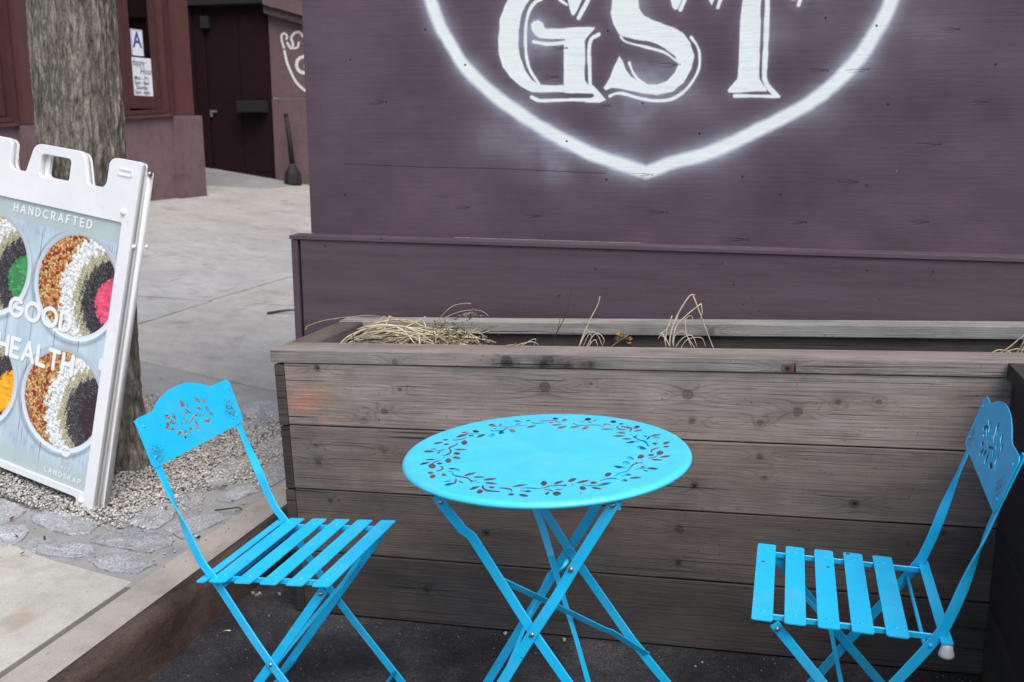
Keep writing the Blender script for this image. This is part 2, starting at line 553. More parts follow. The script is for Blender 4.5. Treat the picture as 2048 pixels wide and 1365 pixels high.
# mortar sheet that carries the cobbles, nearly flush with the paving
bm = bmesh.new()
outer = [(-1.745, 2.25), (-3.3, 2.53), (-3.3, 2.78), (-2.6, 2.66), (-2.38, 2.60), (-2.25, 2.66), (-2.10, 2.64), (-2.09, 2.9), (-2.02, 3.0), (-1.93, 3.02), (-1.96, 3.12), (-2.09, 3.16), (-2.10, 3.40), (-2.0, 3.46), (-2.08, 3.74), (-2.25, 3.70), (-2.6, 3.62), (-3.54, 3.66), (-3.54, 4.30), (-1.745, 4.25)]
GS = .015
gx_ = np.arange(-3.56, -1.745, GS); gy_ = np.arange(2.24, 4.30, GS)
GX, GY = np.meshgrid(gx_ + GS / 2, gy_ + GS / 2, indexing='ij')
keep = inpoly(GX, GY, outer)
vm = {}
def mv(i, j):
    if (i, j) not in vm:
        x, y = gx_[0] + i * GS, gy_[0] + j * GS
        vm[(i, j)] = bm.verts.new((x, y, ground(x) - .0045 + .004 * mn.noise(Vector((x * 13, y * 13, 0))) + .002 * mn.noise(Vector((x * 45, y * 45, 4)))))
    return vm[(i, j)]
for i, j in zip(*np.nonzero(keep)):
    bm.faces.new((mv(i, j), mv(i + 1, j), mv(i + 1, j + 1), mv(i, j + 1)))
finish('mortar_bed', bm, M_mortar, pavement, smooth=True)

# gravel: thousands of pale chips in one mesh
def gravel_density(x, y):
    pit = (-3.5 < x < -1.81) and (2.60 + .25 * max(0, -x - 2.3) < y < 3.9)
    if not pit: return 0.0
    d = 1.0
    xe = -2.08 + (.14 if y > 3.1 else 0)
    if x > xe:
        d = max(0, 1 - (x - xe) / .13) * .7
    if y < 2.70: d *= max(0.05, (y - 2.58) / .12)
    if y > 3.6: d *= max(0.0, 1 - (y - 3.6) / .3)
    return d
ico = bmesh.new()
bmesh.ops.create_icosphere(ico, subdivisions=1, radius=1.0)
iv = np.array([v.co[:] for v in ico.verts], np.float32)
ifc = np.array([[v.index for v in f.verts] for f in ico.faces], np.int32)
ico.free()
P = []
for k in range(76000):
    x = rng.uniform(-3.5, -1.80); y = rng.uniform(2.58, 4.2)
    if (x + 2.51) ** 2 + (y - 3.08) ** 2 < .16 ** 2: continue
    if rng.random() < gravel_density(x, y):
        P.append((x, y))
# a loose scatter over the stones, the kerb and the gutter
for k in range(260):
    P.append((rng.uniform(-2.1, -1.70), rng.uniform(2.35, 3.3)))
n = len(P)
P = np.array(P)
rad = rng.uniform(.0028, .0072, n)
gz = np.array([ground(x) for x in P[:, 0]]) + rng.uniform(-.010, .008, n)
loose = np.arange(n) >= n - 260
gz[loose] = np.array([ground(x) for x in P[loose, 0]]) + .003
rad[loose] *= .65
ang = rng.uniform(0, 2 * PI, n)
V = np.empty((n, 12, 3), np.float32)
jit = rng.uniform(.62, 1.25, (n, 12, 1)).astype(np.float32)
s3 = np.stack([rng.uniform(.8, 1.45, n), rng.uniform(.7, 1.0, n), rng.uniform(.45, .8, n)], 1)[:, None, :]
loc = iv[None] * jit * s3 * rad[:, None, None]
ca, sa = np.cos(ang)[:, None], np.sin(ang)[:, None]
V[..., 0] = loc[..., 0] * ca - loc[..., 1] * sa + P[:, 0:1]
V[..., 1] = loc[..., 0] * sa + loc[..., 1] * ca + P[:, 1:2]
V[..., 2] = loc[..., 2] + loc[..., 0] * .3 * sa + gz[:, None]
F = (ifc[None] + (np.arange(n) * 12)[:, None, None]).reshape(-1, 3)
me = bpy.data.meshes.new('gravel')
me.vertices.add(n * 12); me.vertices.foreach_set('co', V.ravel())
me.loops.add(len(F) * 3); me.loops.foreach_set('vertex_index', F.ravel())
me.polygons.add(len(F)); me.polygons.foreach_set('loop_start', np.arange(0, len(F) * 3, 3))
me.update(calc_edges=True)
at = me.attributes.new('tint', 'FLOAT', 'FACE')
at.data.foreach_set('value', np.repeat(rng.random(n).astype(np.float32), 20))
m, N, L, b = new_mat('gravel_chips', .85, .35)
a_ = N.new('ShaderNodeAttribute'); a_.attribute_name = 'tint'
c = ramp(N, L, a_.outputs['Fac'], [(0, (.21, .195, .175)), (.2, (.35, .335, .31)), (.6, (.46, .445, .42)), (.9, (.60, .59, .565)), (1, (.28, .24, .20))])
L.new(c, b.inputs['Base Color'])
bump(N, L, b, noise(N, L, coord(N, L), 300, 2), .4, .001)
tag(obj('gravel', me, m), 'pale grey gravel chips spread round the tree foot', kind='stuff')

# ============================================================ PURPLE PLYWOOD HOARDING WITH THE PAINTED SHIELD
LOGO = {'poly':[((-0.8805,1.7747),(-0.8923,1.7535),(-0.9068,1.7178),(-0.9122,1.6598),(-0.9097,1.6109),(-0.8979,1.5739),(-0.8741,1.544),(-0.8398,1.5153),(-0.8029,1.4964),(-0.699,1.4942),(-0.6992,1.5137),(-0.7769,1.5158),(-0.8031,1.5308),(-0.8268,1.5605),(-0.8426,1.5975),(-0.8492,1.639),(-0.8479,1.6825),(-0.8376,1.7327),(-0.8247,1.761),(-0.8042,1.7841),(-0.7709,1.7972),(-0.7327,1.7935),(-0.7072,1.7785),(-0.6894,1.7685),(-0.6801,1.7281),(-0.675,1.7221),(-0.6687,1.7254),(-0.6443,1.7764),(-0.6451,1.8278),(-0.6624,1.8144),(-0.7078,1.8301),(-0.7585,1.8344),(-0.8146,1.8247),(-0.8558,1.8001)),((-0.699,1.4929),(-0.7006,1.6358),(-0.697,1.6549),(-0.7778,1.6579),(-0.7907,1.6667),(-0.8037,1.6838),(-0.8064,1.6983),(-0.7987,1.7077),(-0.7832,1.7101),(-0.7703,1.7021),(-0.7664,1.6877),(-0.7573,1.6826),(-0.6961,1.6847),(-0.6078,1.686),(-0.6065,1.6824),(-0.6299,1.6581),(-0.6373,1.6464),(-0.6355,1.5287),(-0.6238,1.5141),(-0.6099,1.5139),(-0.5918,1.4944),(-0.5699,1.4699),(-0.5862,1.464),(-0.632,1.4643),(-0.6042,1.4787),(-0.6018,1.4848),(-0.6095,1.4909),(-0.6375,1.4924)),((-0.5537,1.7641),(-0.5562,1.7269),(-0.5472,1.6923),(-0.5267,1.6604),(-0.4804,1.6484),(-0.4281,1.6394),(-0.392,1.623),(-0.3589,1.5974),(-0.3484,1.5723),(-0.3572,1.5474),(-0.3791,1.5225),(-0.4113,1.5118),(-0.444,1.5137),(-0.474,1.5252),(-0.4908,1.5366),(-0.5078,1.5591),(-0.52,1.5846),(-0.5286,1.5975),(-0.5381,1.5786),(-0.5539,1.5374),(-0.5733,1.5056),(-0.5665,1.5007),(-0.5499,1.5069),(-0.5165,1.5034),(-0.4665,1.4917),(-0.4104,1.4848),(-0.3651,1.4939),(-0.3305,1.5187),(-0.3095,1.5592),(-0.3029,1.5964),(-0.3154,1.6338),(-0.3387,1.6621),(-0.3713,1.6799),(-0.4168,1.695),(-0.4562,1.7147),(-0.473,1.7368),(-0.4769,1.7616),(-0.458,1.7825),(-0.4196,1.7873),(-0.3937,1.7772),(-0.3771,1.7584),(-0.37,1.7367),(-0.3634,1.731),(-0.3571,1.7333),(-0.3396,1.7754),(-0.3346,1.8115),(-0.3628,1.8065),(-0.4269,1.818),(-0.4912,1.8143),(-0.5362,1.7913)),((-0.1671,1.7516),(-0.1705,1.6914),(-0.1693,1.6),(-0.1706,1.5261),(-0.1974,1.4954),(-0.1956,1.4897),(-0.0881,1.4912),(-0.0868,1.4958),(-0.1099,1.5253),(-0.112,1.5989),(-0.1166,1.7499),(-0.1167,1.7827),(-0.053,1.7775),(-0.0273,1.747),(-0.0198,1.7468),(-0.0157,1.8056),(-0.2627,1.8149),(-0.2633,1.7547),(-0.2565,1.7408),(-0.2508,1.7543),(-0.2303,1.7837),(-0.1671,1.7845))],'stroke':[([(-0.7733,1.7736),(-0.7938,1.7648),(-0.8117,1.7415),(-0.8232,1.7011),(-0.8244,1.6384),(-0.819,1.5897),(-0.8058,1.5553),(-0.7822,1.5208)],0.01),([(-0.7173,1.7694),(-0.6943,1.7545)],0.0066),([(-0.6075,1.8124),(-0.6279,1.7665),(-0.6572,1.7145)],0.0131),([(-0.7984,1.6475),(-0.7725,1.6422),(-0.7467,1.6392),(-0.6968,1.6429)],0.0118),([(-0.5937,1.6643),(-0.6208,1.6377),(-0.6175,1.514)],0.0126),([(-0.8042,1.4804),(-0.7766,1.469),(-0.7039,1.4702),(-0.5863,1.4701)],0.0105),([(-0.5249,1.6557),(-0.5065,1.6396),(-0.434,1.6208),(-0.3915,1.6074),(-0.3519,1.5802)],0.0077),([(-0.4967,1.5779),(-0.4862,1.5524),(-0.4675,1.5283),(-0.444,1.5137)],0.0091),([(-0.3128,1.6492),(-0.2927,1.621),(-0.2852,1.5899),(-0.2885,1.5526),(-0.311,1.5122),(-0.3389,1.4841),(-0.3708,1.4686),(-0.4164,1.4657),(-0.466,1.4741),(-0.5094,1.4873),(-0.5361,1.4885),(-0.5544,1.4812)],0.0098),([(-0.098,1.7731),(-0.0968,1.7493),(-0.0952,1.629),(-0.0929,1.5251),(-0.0581,1.4785)],0.0154),([(-0.1778,1.478),(-0.1293,1.4776),(-0.0503,1.4754)],0.0098),([(-0.3242,1.787),(-0.3358,1.757),(-0.3475,1.7299)],0.0105),([(-0.2238,1.7775),(-0.2307,1.7566),(-0.2375,1.7327)],0.0112),([(0.0009,1.7756),(-0.005,1.7493),(-0.0085,1.7331)],0.0119)],'band':[(-1.1702,1.9237),(-1.1592,1.8574),(-1.136,1.783),(-1.1084,1.708),(-1.0683,1.6398),(-1.028,1.579),(-0.9632,1.5178),(-0.8904,1.4605),(-0.802,1.4035),(-0.7064,1.3506),(-0.6117,1.3058),(-0.5106,1.2727),(-0.4359,1.2495),(-0.3519,1.2816),(-0.2639,1.3043),(-0.171,1.3447),(-0.0874,1.3879),(-0.0055,1.4301),(0.0674,1.4785),(0.1314,1.5398),(0.1745,1.5934),(0.2039,1.6466),(0.2268,1.6925),(0.2429,1.7383),(0.2574,1.8031),(0.2594,1.8613)]}
WX0, WX1, WZ0, WZ1, WR = -1.60, 0.95, 1.03, 2.25, .0015
W_, H_ = int((WX1 - WX0) / WR), int((WZ1 - WZ0) / WR)
ZZ, XX = np.meshgrid(WZ1 - (np.arange(H_) + .5) * WR, WX0 + (np.arange(W_) + .5) * WR, indexing='ij')
ZZ = ZZ.astype(np.float32); XX = XX.astype(np.float32)
def win(pts, pad):
    xs = [p[0] for p in pts]; zs = [p[1] for p in pts]
    i0 = max(0, int((WZ1 - max(zs) - pad) / WR)); i1 = min(H_, int((WZ1 - min(zs) + pad) / WR))
    j0 = max(0, int((min(xs) - pad - WX0) / WR)); j1 = min(W_, int((max(xs) + pad - WX0) / WR))
    return slice(i0, i1), slice(j0, j1)
wob = (vnoise(H_, W_, 22, 22, 2) - .5) * .004
white = np.zeros((H_, W_), np.float32)
halo = np.zeros((H_, W_), np.float32)
def add_mark(pts, width=None, soft=.0018, hal=.012, hs=.30):
    closed = width is None
    P_ = sp2(pts, 4) if not closed else list(pts)
    # widen windows so the spray halo fades out
    w = win(P_, .12)
    x, z = XX[w], ZZ[w]
    if closed:
        d = seg_dist(x, z, P_ + [P_[0]])
        d = np.where(inpoly(x, z, P_), -d, d) - .0015
    else:
        d = seg_dist(x, z, P_) - width / 2
    d = d + wob[w]
    white[w] = np.maximum(white[w], np.clip(.5 - d / (2 * soft), 0, 1))
    halo[w] = np.maximum(halo[w], hs * np.exp(-np.maximum(d, 0) / hal))
for p in LOGO['poly']: add_mark(p)
for p, w in LOGO['stroke']: add_mark(p, w * 1.0)
add_mark(LOGO['band'][:13], .0385, .0062, .020, .9)
add_mark(LOGO['band'][12:], .0385, .0062, .020, .9)
# overspray clouds
cloud = np.zeros((H_, W_), np.float32)
for px, pz, r, a in ((-.475, 1.436, .085, .55), (-.80, 1.66, .10, .55), (-.78, 1.50, .07, .3), (-.50, 1.75, .08, .4), (-.43, 1.54, .09, .45), (-.79, 1.30, .08, .38), (-.93, 1.34, .10, .30), (-.72, 1.25, .07, .25), (-.52, 1.27, .1, .18), (-.10, 1.66, .08, .25), (.05, 1.72, .12, .22), (-.30, 1.47, .08, .25), (.17, 1.55, .07, .22), (.33, 1.65, .10, .2), (-.22, 1.3, .09, .2), (.1, 1.42, .08, .18), (-1.0, 1.56, .06, .18)):
    cloud += a * np.exp(-(((XX - px) / r) ** 2 + ((ZZ - pz) / (r * .8)) ** 2))
cloud *= .35 + 1.5 * vnoise(H_, W_, 60, 60, 4)
grain = vnoise(H_, W_, 2.0, 90, 3, .7)
grain2 = vnoise(H_, W_, 5, 260, 3)
mott = vnoise(H_, W_, 90, 130, 5)
spk = vnoise(H_, W_, 1.5, 3, 2)
base = np.array([.335, .272, .315], np.float32)        # as sRGB values
col = base[None, None, :] * (0.97 + .34 * (mott[..., None] - .5) + .10 * (grain[..., None] - .5) + .03 * (grain2[..., None] - .5) + .05 * (spk[..., None] - .5))
alpha = np.clip((halo * (.45 + .7 * vnoise(H_, W_, 40, 60, 4)) + cloud * .80), 0, .85) * np.clip(.95 + .35 * (grain - .5), .6, 1.1)
tintc = np.array([.66, .70, .76], np.float32)
col = col * (1 - alpha[..., None]) + tintc * alpha[..., None]
wcol = np.array([.905, .935, .925], np.float32) * (1 - .035 * (grain[..., None]) - .05 * (mott[..., None] - .5))
wa = white * np.clip(1.02 - .12 * (grain < .33), 0, 1)
col = col * (1 - wa[..., None]) + wcol * wa[..., None]
hgt = .5 + .18 * (grain - .5) + .12 * (grain2 - .5) + .05 * white
def check_mark(x, z, length=34, n=5, dark=.20):
    kx = x + length * .0006
    w = win([(kx, z)], .008)
    t = np.clip(1.3 - np.hypot((XX[w] - kx) / 1.3, ZZ[w] - z) / .0035, 0, 1)
    col[w] *= (1 - rng.uniform(.25, .5) * t)[..., None]; hgt[w] -= .4 * t
    for k in range(n):
        l = length * .0015 * rng.uniform(.35, 1.1); dz = (k - n / 2) * .0024 + rng.uniform(-.001, .001)
        x1 = kx - .006 + rng.uniform(-.006, .004)
        pts = sp2([(x1 - l, z + dz * 1.3), (x1 - l * .5, z + dz * 1.25 + rng.uniform(-.001, .001)), (x1, z + dz * .3)], 3)
        w = win(pts, .008)
        d = seg_dist(XX[w], ZZ[w], pts)
        t = np.clip(1 - d / .0019, 0, 1)
        col[w] *= (1 - dark * t)[..., None]
        hgt[w] -= .35 * t
for q in [(-1.0369, 1.1296), (-0.791, 1.1057), (-0.5769, 1.4517), (0.1672, 1.2274), (0.381, 1.3369), (0.3692, 1.1146), (0.0279, 1.1063), (-0.3891, 1.1273), (-0.7136, 1.626), (-0.3651, 1.5709), (0.0628, 1.5471), (-1.3189, 1.4674), (-0.7448, 1.5395), (0.1731, 1.5482), (0.4999, 1.4548), (0.4048, 1.653), (-0.1416, 1.0486), (-0.4391, 1.2421)]: check_mark(*q)
pts = [(-1.4518, 1.2668), (-1.1655, 1.258), (-0.9082, 1.2558), (-0.565, 1.2453)]
w = win(pts, .01); t = np.clip(1 - seg_dist(XX[w], ZZ[w], pts) / .0018, 0, 1)
col[w] *= (1 - .55 * t)[..., None]; hgt[w] -= .3 * t
for x, z in [(-1.1571, 1.6921), (-0.4528, 1.4584), (-0.2782, 1.3671), (-0.5657, 1.6744), (-0.5614, 1.2252), (-0.6897, 1.3435), (0.0676, 1.6932), (0.208, 1.6688), (-0.1446, 1.2396), (0.2551, 1.4495), (0.2126, 1.2179), (-1.4211, 1.6041), (-1.4557, 1.1632), (0.5293, 1.5563), (-0.0304, 1.1875), (-1.0236, 1.5817)]:
    w = win([(x, z)], .008)
    d = np.hypot(XX[w] - x, ZZ[w] - z); t = np.clip(1.4 - d / .0032, 0, 1)
    col[w] *= (1 - .75 * t)[..., None]; hgt[w] -= .5 * t
x, z = (0.2935, 1.2623); w = win([(x, z)], .01)
t = np.clip(1.5 - np.hypot((XX[w] - x) / .8, ZZ[w] - z) / .0028, 0, 1)[..., None]
col[w] = col[w] * (1 - t) + np.array([.25, .5, .8]) * t
im_wall = make_image('painted_shield', col.astype(np.float32))
im_wallh = make_image('painted_shield_relief', np.repeat(np.clip(hgt, 0, 1)[..., None], 3, 2), True)

def mat_purple_print():
    m, N, L, b = new_mat('purple_plywood_with_shield', .62, .35)
    uv = N.new('ShaderNodeUVMap'); uv.uv_map = 'UVMap'
    t = img_node(N, im_wall, L, uv.outputs[0]); h = img_node(N, im_wallh, L, uv.outputs[0])
    fine = noise(N, L, coord(N, L, 'Object', (12, 12, 420)), 1.0, 4, .7)
    c = mixc(N, L, 1.0, t.outputs[0], ramp(N, L, fine, [(.3, grey(.93)), (.6, grey(1.02))]), 'MULTIPLY')
    L.new(c, b.inputs['Base Color'])
    n1 = bump(N, L, b, fine, .2, .001)
    bump(N, L, b, h.outputs[0], .55, .003, n1)
    return m
def mat_purple(name='purple_painted_plywood', k=1.0, axis=(10, 10, 380)):
    m, N, L, b = new_mat(name, .6, .35)
    fine = noise(N, L, coord(N, L, 'Object', axis), 1.0, 4, .7)
    wide = noise(N, L, coord(N, L, 'Object', (1.2, 1.2, 14)), 2.0, 5, .6)
    c = ramp(N, L, wide, [(.3, (.068 * k, .046 * k, .060 * k)), (.7, (.098 * k, .067 * k, .086 * k))])
    c = mixc(N, L, 1.0, c, ramp(N, L, fine, [(.3, grey(.92)), (.62, grey(1.03))]), 'MULTIPLY')
    sp = noise(N, L, coord(N, L, 'Object', (1, 1, 1)), 55, 1, .4)
    c = mixc(N, L, ramp(N, L, sp, [(.765, grey(0)), (.79, grey(.7))]), c, (.022, .014, .02))
    L.new(c, b.inputs['Base Color'])
    n1 = bump(N, L, b, fine, .35, .0014)
    bump(N, L, b, wide, .2, .004, n1)
    return m
M_purple = mat_purple()
hut = thing('painted_hoarding', 'purple plywood hoarding with a white spray-painted shield and large letters', 'hoarding', (-.2, 3.3, 0))
bm = bmesh.new(); box(bm, WX0 + .013, WX1, 3.13, 3.15, 1.03, 2.25)
o = finish('painted_panel', bm, mat_purple_print(), hut)
M_ = parent_matrix(hut)
set_uv(o, lambda c, nn: (((M_ @ c).x - WX0) / (WX1 - WX0), ((M_ @ c).z - WZ0) / (WZ1 - WZ0)))
bm = bmesh.new(); box(bm, WX0 + .013, WX1, 3.131, 3.15, 2.254, 2.9); finish('panel', bm, M_purple, hut)
bm = bmesh.new(); box(bm, WX1 + .004, 2.4, 3.13, 3.15, 1.03, 2.9); finish('panel', bm, M_purple, hut)
bm = bmesh.new(); box(bm, WX0 + .013, WX0 + .033, 3.154, 4.6, .2, 2.9); finish('side_panel', bm, M_purple, hut)
bm = bmesh.new(); box(bm, -1.5915, 2.4, 3.056, 3.076, .05, 1.0145); finish('lower_panel', bm, M_purple, hut)
bm = bmesh.new(); box(bm, -1.626, -1.603, 3.054, 3.128, .09, 1.0145, .002); finish('corner_post', bm, M_purple, hut)
bm = bmesh.new(); box(bm, -1.60, -1.585, 3.068, 3.09, .09, 1.0145); finish('groove_shade_strip', bm, simple('groove_shade_colour', (.03, .02, .028)), hut)  # dark-coloured strip stands in for shade inside the corner groove
bm = bmesh.new(); box(bm, -1.630, 2.4, 3.050, 3.129, 1.016, 1.0295, .002); finish('ledge_board', bm, mat_purple('purple_ledge_paint', 1.15, (8, 300, 8)), hut)

# ============================================================ WEATHERED PLANTERS
# one picture holds the figure of every board: strips of 170 px (1.15 mm each), 1 px = 1.15 mm along
PXM = .00115
STH, STW = 172, 2520
# knots: (strip, distance from left end in m, distance from top of board in m, radius m, deep)
KN = [(0, .105, .014, .009, 1), (0, .235, .160, .006, 0), (0, .30, .135, .008, 0), (0, .35, .07, .005, 0), (0, .765, .052, .012, 0), (0, .89, .04, .004, 0), (0, 1.14, .063, .011, 0), (0, 1.41, .10, .010, 0), (0, 1.505, .072, .006, 0), (0, 1.60, .069, .006, 0), (0, 1.32, .13, .006, 0), (0, 1.15, .132, .007, 0),
      (1, .08, .058, .006, 0), (1, .083, .108, .007, 0), (1, .29, .068, .006, 0), (1, 1.155, .122, .009, 1), (1, 1.32, .035, .006, 0), (1, 1.33, .09, .005, 0), (1, 1.55, .148, .010, 1), (1, .7, .11, .006, 0),
      (2, .58, .10, .010, 1), (2, .11, .03, .006, 0), (2, 1.115, .052, .010, 0), (2, 1.112, .148, .009, 1), (2, 1.66, .12, .006, 0), (2, .91, .065, .005, 0), (2, 1.76, .02, .006, 0),
      (3, .39, .09, .008, 0), (3, 1.33, .094, .009, 0), (3, .95, .12, .007, 0), (3, 1.7, .06, .01, 0),
      (4, .70, .02, .012, 0), (4, .81, .02, .014, 0), (4, 1.42, .028, .012, 1), (4, .38, .03, .007, 0), (5, .5, .03, .009, 0), (5, 1.2, .025, .008, 0), (5, .82, .05, .007, 0),
      (6, .3, .06, .010, 0), (6, .9, .1, .012, 1), (6, 1.5, .05, .009, 0), (7, .5, .09, .011, 0), (7, 1.2, .05, .009, 1), (7, 1.7, .12, .008, 0)]
TINT = [(.490, .450, .422), (.410, .378, .357), (.318, .292, .278), (.258, .238, .228), (.47, .44, .42), (.50, .49, .475), (.33, .30, .285), (.27, .245, .23)]  # lower front boards darker: damp wood, plus shade near the ground painted in
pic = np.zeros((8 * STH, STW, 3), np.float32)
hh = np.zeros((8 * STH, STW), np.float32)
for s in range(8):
    U, Vv = np.meshgrid((np.arange(STW) * PXM).astype(np.float32), (np.arange(STH) * PXM).astype(np.float32))
    ph = Vv * (95 + 20 * (s % 3)) + 2.2 * vnoise(STH, STW, 120, 420, 3) + s * 3.3
    ringm = np.zeros_like(U); kn_dark = np.zeros_like(U); deepm = np.zeros_like(U)
    for (ks, ku, kv, kr, deep) in KN:
        if ks != s: continue
        du, dv = (U - ku), (Vv - kv)
        d = np.sqrt((du / 2.6) ** 2 + dv ** 2)
        ph += np.sign(dv) * np.exp(-(d / (kr * 2.2)) ** 2) * 2.3
        de = np.sqrt((du / 1.15) ** 2 + dv ** 2) * (1 + .25 * (vnoise(STH, STW, 8, 8, 2) - .5))
        inside = np.clip(1.5 - de / kr * 1.2, 0, 1)
        rings = .5 + .5 * np.sin(de / kr * 14)
        kn_dark = np.maximum(kn_dark, inside * (.22 + .30 * rings) + np.exp(-((de - kr * .95) / (kr * .2)) ** 2) * .34 * (vnoise(STH, STW, 12, 12, 2) > .42) + .12 * np.exp(-(d / (kr * 1.9)) ** 2))
        if deep: deepm = np.maximum(deepm, np.clip(1.3 - de / kr * 1.9, 0, 1))
    fr = ph - np.floor(ph)
    line = np.clip(1 - np.abs(fr - .5) / .20, 0, 1) ** 1.2 * (.35 + .9 * vnoise(STH, STW, 40, 200, 3))
    fine = vnoise(STH, STW, 1.6, 70, 3, .75)
    blot = vnoise(STH, STW, 60, 230, 4, .6)
    dark_bl = np.clip((vnoise(STH, STW, 45, 120, 4, .6) - .56) * 4, 0, 1)
    crack = np.clip((vnoise(STH, STW, 3, 330, 2, .4) - .80) * 14, 0, 1)
    lum = 1.03 - .17 * line + .30 * (fine - .5) + .30 * (blot - .5) - .12 * dark_bl + .16 * (vnoise(STH, STW, 2.2, 260, 2) - .5)
    lum *= (1 - .62 * kn_dark) * (1 - .7 * deepm) * (1 - .55 * crack)
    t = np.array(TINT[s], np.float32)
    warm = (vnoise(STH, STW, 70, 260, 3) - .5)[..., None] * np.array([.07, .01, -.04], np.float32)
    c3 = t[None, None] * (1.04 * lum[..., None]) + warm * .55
    if s == 0:      # rusty stains low on the left end of the top board
        for (a, b_, r) in ((.11, .165, .016), (.07, .10, .05), (.17, .155, .010), (.04, .13, .03), (.19, .12, .006)):
            e = np.exp(-(((U - a) / (r * 1.2)) ** 2 + ((Vv - b_) / (r * .7)) ** 2)) * (.3 + .8 * vnoise(STH, STW, 10, 14, 3))
            c3 += (e * .30)[..., None] * np.array([.42, .02, -.10], np.float32)
    if s == 4:      # split orange-brown knot on the front rim
        e = np.exp(-(((U - 1.43) / .006) ** 2 + ((Vv - .030) / .016) ** 2)); c3 = c3 * (1 - .7 * e[..., None]) + e[..., None] * np.array([.30, .15, .06], np.float32)
        e = np.exp(-(((U - 1.437) / .0022) ** 2 + ((Vv - .028) / .014) ** 2)); c3 *= (1 - .9 * e)[..., None]
        for u_ in (.70, .80, .86, .92):
            e = np.exp(-(((U - u_) / .028) ** 2 + ((Vv - .03) / .014) ** 2)) * vnoise(STH, STW, 14, 10, 3); c3 *= (1 - .75 * e)[..., None]
    # mildew specks
    sp = np.clip((vnoise(STH, STW, 4, 5, 1) - .955) * 30, 0, 1)
    c3 *= (1 - .6 * sp)[..., None]
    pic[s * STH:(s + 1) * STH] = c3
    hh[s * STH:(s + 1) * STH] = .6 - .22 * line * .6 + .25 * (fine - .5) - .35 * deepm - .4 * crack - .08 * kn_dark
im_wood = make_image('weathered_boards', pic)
im_woodh = make_image('weathered_boards_relief', np.repeat(np.clip(hh, 0, 1)[..., None], 3, 2), True)
def mat_wood(name, k=1.0, tint=(1, 1, 1)):
    m, N, L, b = new_mat(name, .78, .3)
    uv = N.new('ShaderNodeUVMap'); uv.uv_map = 'UVMap'
    t = img_node(N, im_wood, L, uv.outputs[0]); h = img_node(N, im_woodh, L, uv.outputs[0])
    c = mixc(N, L, 1.0, t.outputs[0], tuple(min(1.15 * k * x, 2) for x in tint), 'MULTIPLY')
    f = noise(N, L, coord(N, L), 7, 5, .65)
    c = mixc(N, L, 1.0, c, ramp(N, L, f, [(.3, grey(.82)), (.7, grey(1.08))]), 'MULTIPLY')
    L.new(c, b.inputs['Base Color'])
    bump(N, L, b, h.outputs[0], .9, .0022)
    return m
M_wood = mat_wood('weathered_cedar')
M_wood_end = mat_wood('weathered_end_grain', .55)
M_wood_dark = mat_wood('shade_painted_cedar', .42, (.95, .9, .9))  # darkened copy of the cedar; the second planter's shade is in this colour

def board(parent, x0, x1, y0, y1, z0, z1, s, axis='x', mat=None, bev=.003, name='board', u0=0.0, twist=0.0):
    """a plank in the planter's own space; grain strip s runs along axis"""
    bm = bmesh.new()
    box(bm, x0, x1, y0, y1, z0, z1, bev)
    if twist:
        for v in bm.verts:
            v.co.y += twist * math.sin((v.co.x + z0 * 9) * 2.1)
    me = bpy.data.meshes.new(name)
    bm.normal_update(); bm.to_mesh(me); bm.free()
    o = obj(name, me, mat or M_wood, parent, world_space=False)
    lo = x0 if axis == 'x' else y0
    def f(c, nn):
        a = (c.x if axis == 'x' else c.y) - lo + u0
        if abs(nn.z) > .7:
            q = (c.y - y0) if axis == 'x' else (c.x - x0)
            q = .05 + q
        else:
            q = z1 - c.z
        return (min(a / (STW * PXM), .999), 1 - (s * STH + 2 + min(q / PXM, STH - 5)) / (8 * STH))
    set_uv(o, f)
    return o

def mat_soil():
    m, N, L, b = new_mat('potting_soil', .95, .2)
    v = coord(N, L)
    f = noise(N, L, v, 60, 5, .7)
    L.new(ramp(N, L, f, [(.3, (.006, .005, .004)), (.6, (.022, .017, .013)), (.8, (.06, .048, .036))]), b.inputs['Base Color'])
    bump(N, L, b, f, .9, .02)
    return m
M_soil = mat_soil()

planter = thing('wooden_planter', 'long weathered grey-brown plank planter behind the blue table', 'planter', (-.457, 2.488, 0))
planter.rotation_euler = (0, -math.atan(CAMBER), 0)
XL, XR = -.907, 1.95
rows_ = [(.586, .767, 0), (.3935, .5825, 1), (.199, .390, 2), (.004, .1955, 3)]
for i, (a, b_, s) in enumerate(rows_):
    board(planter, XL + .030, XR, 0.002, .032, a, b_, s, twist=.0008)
# left end: boards whose ends show beside the front
for i, (a, b_, s) in enumerate(rows_):
    board(planter, XL - .001 + .003 * (i % 2), XL + .0285, .001, .50, a - .003, b_ - .004, [6, 7, 6, 7][i], 'y', M_wood_end)
for i, (a, b_, s) in enumerate(rows_):
    board(planter, XL + .030, XR, .47, .50, a, b_, [7, 6, 7, 6][i])
    board(planter, XR - .03, XR + .0, .034, .468, a, b_, 6, 'y')
# rim boards mitred at the corner
board(planter, XL - .008, XR + .04, -.002, .110, .769, .806, 4, name='rim_board')
board(planter, XL - .008, XR + .04, .452, .530, .769, .806, 5, name='rim_board')
board(planter, XL - .008, XL + .080, .112, .450, .7695, .8045, 6, 'y', name='rim_board')
board(planter, XR - .06, XR + .04, .112, .450, .7695, .8045, 6, 'y', name='rim_board')
for x in (XL + .06, 0.0, XR - .09):
    for y in (.034, .41):
        board(planter, x, x + .05, y, y + .05, .01, .765, 7, mat=M_wood_dark, name='corner_post')
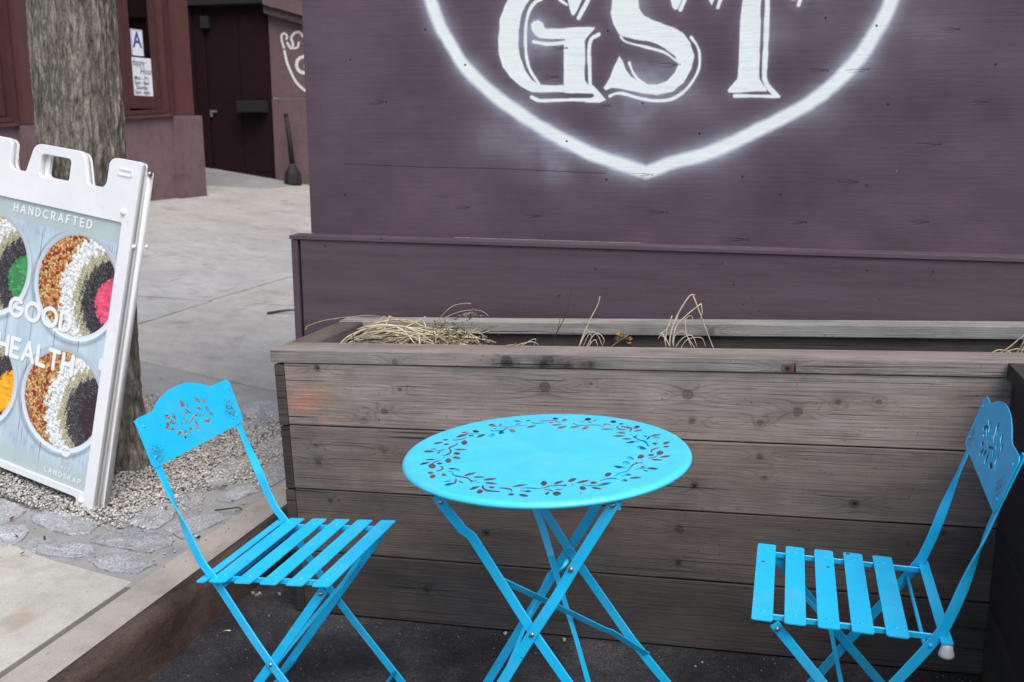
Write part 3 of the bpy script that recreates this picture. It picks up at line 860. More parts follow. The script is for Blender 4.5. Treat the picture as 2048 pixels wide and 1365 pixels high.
# soil
bm = bmesh.new()
nx, ny = 60, 16
g_ = [[bm.verts.new((XL + .03 + (XR - XL - .065) * i / nx, .034 + .434 * j / ny, .70 + .022 * mn.noise(Vector((i * .35, j * .35, 3))) + .012 * mn.noise(Vector((i * 1.1, j * 1.1, 9))) - .10 * max(0, min(1, (i - 44) / 4)))) for j in range(ny + 1)] for i in range(nx + 1)]
for i in range(nx):
    for j in range(ny):
        bm.faces.new((g_[i][j], g_[i + 1][j], g_[i + 1][j + 1], g_[i][j + 1]))
finish('soil', bm, M_soil, planter, smooth=False, world_space=False)

# the second planter stands at right angles to it at the right edge of the picture
pl2 = thing('wooden_planter', 'plank planter end, its wood coloured dark for shade, at the right edge behind the chair', 'planter', (.522, 2.478, street(.522)))
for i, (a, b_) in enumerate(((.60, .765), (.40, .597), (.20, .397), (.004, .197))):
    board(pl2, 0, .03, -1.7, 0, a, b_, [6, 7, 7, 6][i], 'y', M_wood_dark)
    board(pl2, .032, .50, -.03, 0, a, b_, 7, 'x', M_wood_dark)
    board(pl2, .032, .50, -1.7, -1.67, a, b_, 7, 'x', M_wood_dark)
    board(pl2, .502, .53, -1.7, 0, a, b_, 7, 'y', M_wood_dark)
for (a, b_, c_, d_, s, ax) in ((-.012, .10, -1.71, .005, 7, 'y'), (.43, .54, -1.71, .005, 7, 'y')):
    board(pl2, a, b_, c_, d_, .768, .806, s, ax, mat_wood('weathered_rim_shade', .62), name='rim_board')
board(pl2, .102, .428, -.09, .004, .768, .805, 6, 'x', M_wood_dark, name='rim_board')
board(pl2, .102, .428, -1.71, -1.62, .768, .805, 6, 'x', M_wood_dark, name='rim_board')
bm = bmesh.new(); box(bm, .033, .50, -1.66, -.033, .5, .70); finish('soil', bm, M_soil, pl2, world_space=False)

# ============================================================ BLUE BISTRO SET
def mat_blue(name, chips=.013, corners=None, col=(.008, .50, .88)):
    m, N, L, b = new_mat(name, .38, .5)
    v = coord(N, L)
    f = noise(N, L, v, 18, 4, .6)
    c = ramp(N, L, f, [(.3, tuple(x * .93 for x in col)), (.7, tuple(min(1, x * 1.05) for x in col))])
    fine = noise(N, L, v, 340, 2, .7)
    c = mixc(N, L, ramp(N, L, fine, [(.66, grey(0)), (.8, grey(.25))]), c, (.02, .25, .45))
    du = noise(N, L, v, 7, 6, .7)
    c = mixc(N, L, ramp(N, L, du, [(.48, grey(0)), (.72, grey(.16))]), c, (.30, .42, .46))
    L.new(ramp(N, L, du, [(.35, grey(.30)), (.7, grey(.58))]), b.inputs['Roughness'])
    # the odd chip down to dark primer
    ch = noise(N, L, v, 42, 2, .5)
    chm = ramp(N, L, ch, [(.765 - chips, grey(0)), (.772 - chips, grey(1))])
    c = mixc(N, L, chm, c, (.035, .03, .035))
    if corners:
        geo = coord(N, L)
        tot = None
        for (px, py, r) in corners:
            d = N.new('ShaderNodeVectorMath'); d.operation = 'DISTANCE'
            L.new(geo, d.inputs[0]); d.inputs[1].default_value = (px, py, 0)
            q = N.new('ShaderNodeMapRange'); q.inputs[1].default_value = r * .25; q.inputs[2].default_value = r
            q.inputs[3].default_value = 1; q.inputs[4].default_value = 0
            L.new(d.outputs['Value'], q.inputs[0])
            if tot is None: tot = q.outputs[0]
            else:
                a_ = N.new('ShaderNodeMath'); a_.operation = 'MAXIMUM'; L.new(tot, a_.inputs[0]); L.new(q.outputs[0], a_.inputs[1]); tot = a_.outputs[0]
        cr = noise(N, L, coord(N, L, 'Object', (1, .5, 1)), 330, 3, .7, 1.2)
        mm = N.new('ShaderNodeMath'); mm.operation = 'MULTIPLY_ADD'; L.new(tot, mm.inputs[0]); mm.inputs[1].default_value = .19; L.new(cr, mm.inputs[2])
        k = ramp(N, L, mm.outputs[0], [(.70, grey(0)), (.735, grey(1))])
        c = mixc(N, L, k, c, (.06, .045, .06))
    L.new(c, b.inputs['Base Color'])
    bump(N, L, b, fine, .12, .0006)
    b.inputs['Coat Weight'].default_value = .15
    b.inputs['Coat Roughness'].default_value = .25
    return m
M_blue = mat_blue('sky_blue_paint')
M_blue_chip = mat_blue('sky_blue_paint_chipped', .018)
M_bluetop = mat_blue('sky_blue_paint_tabletop', -.03, None, (.065, .61, .92))
M_rivet = simple('bare_steel_rivet', (.42, .41, .40), .35, .1, 60, .1, .001, .5, .9)
M_cap = simple('milky_plastic_cap', (.55, .60, .60), .4, .06, 30, 0)

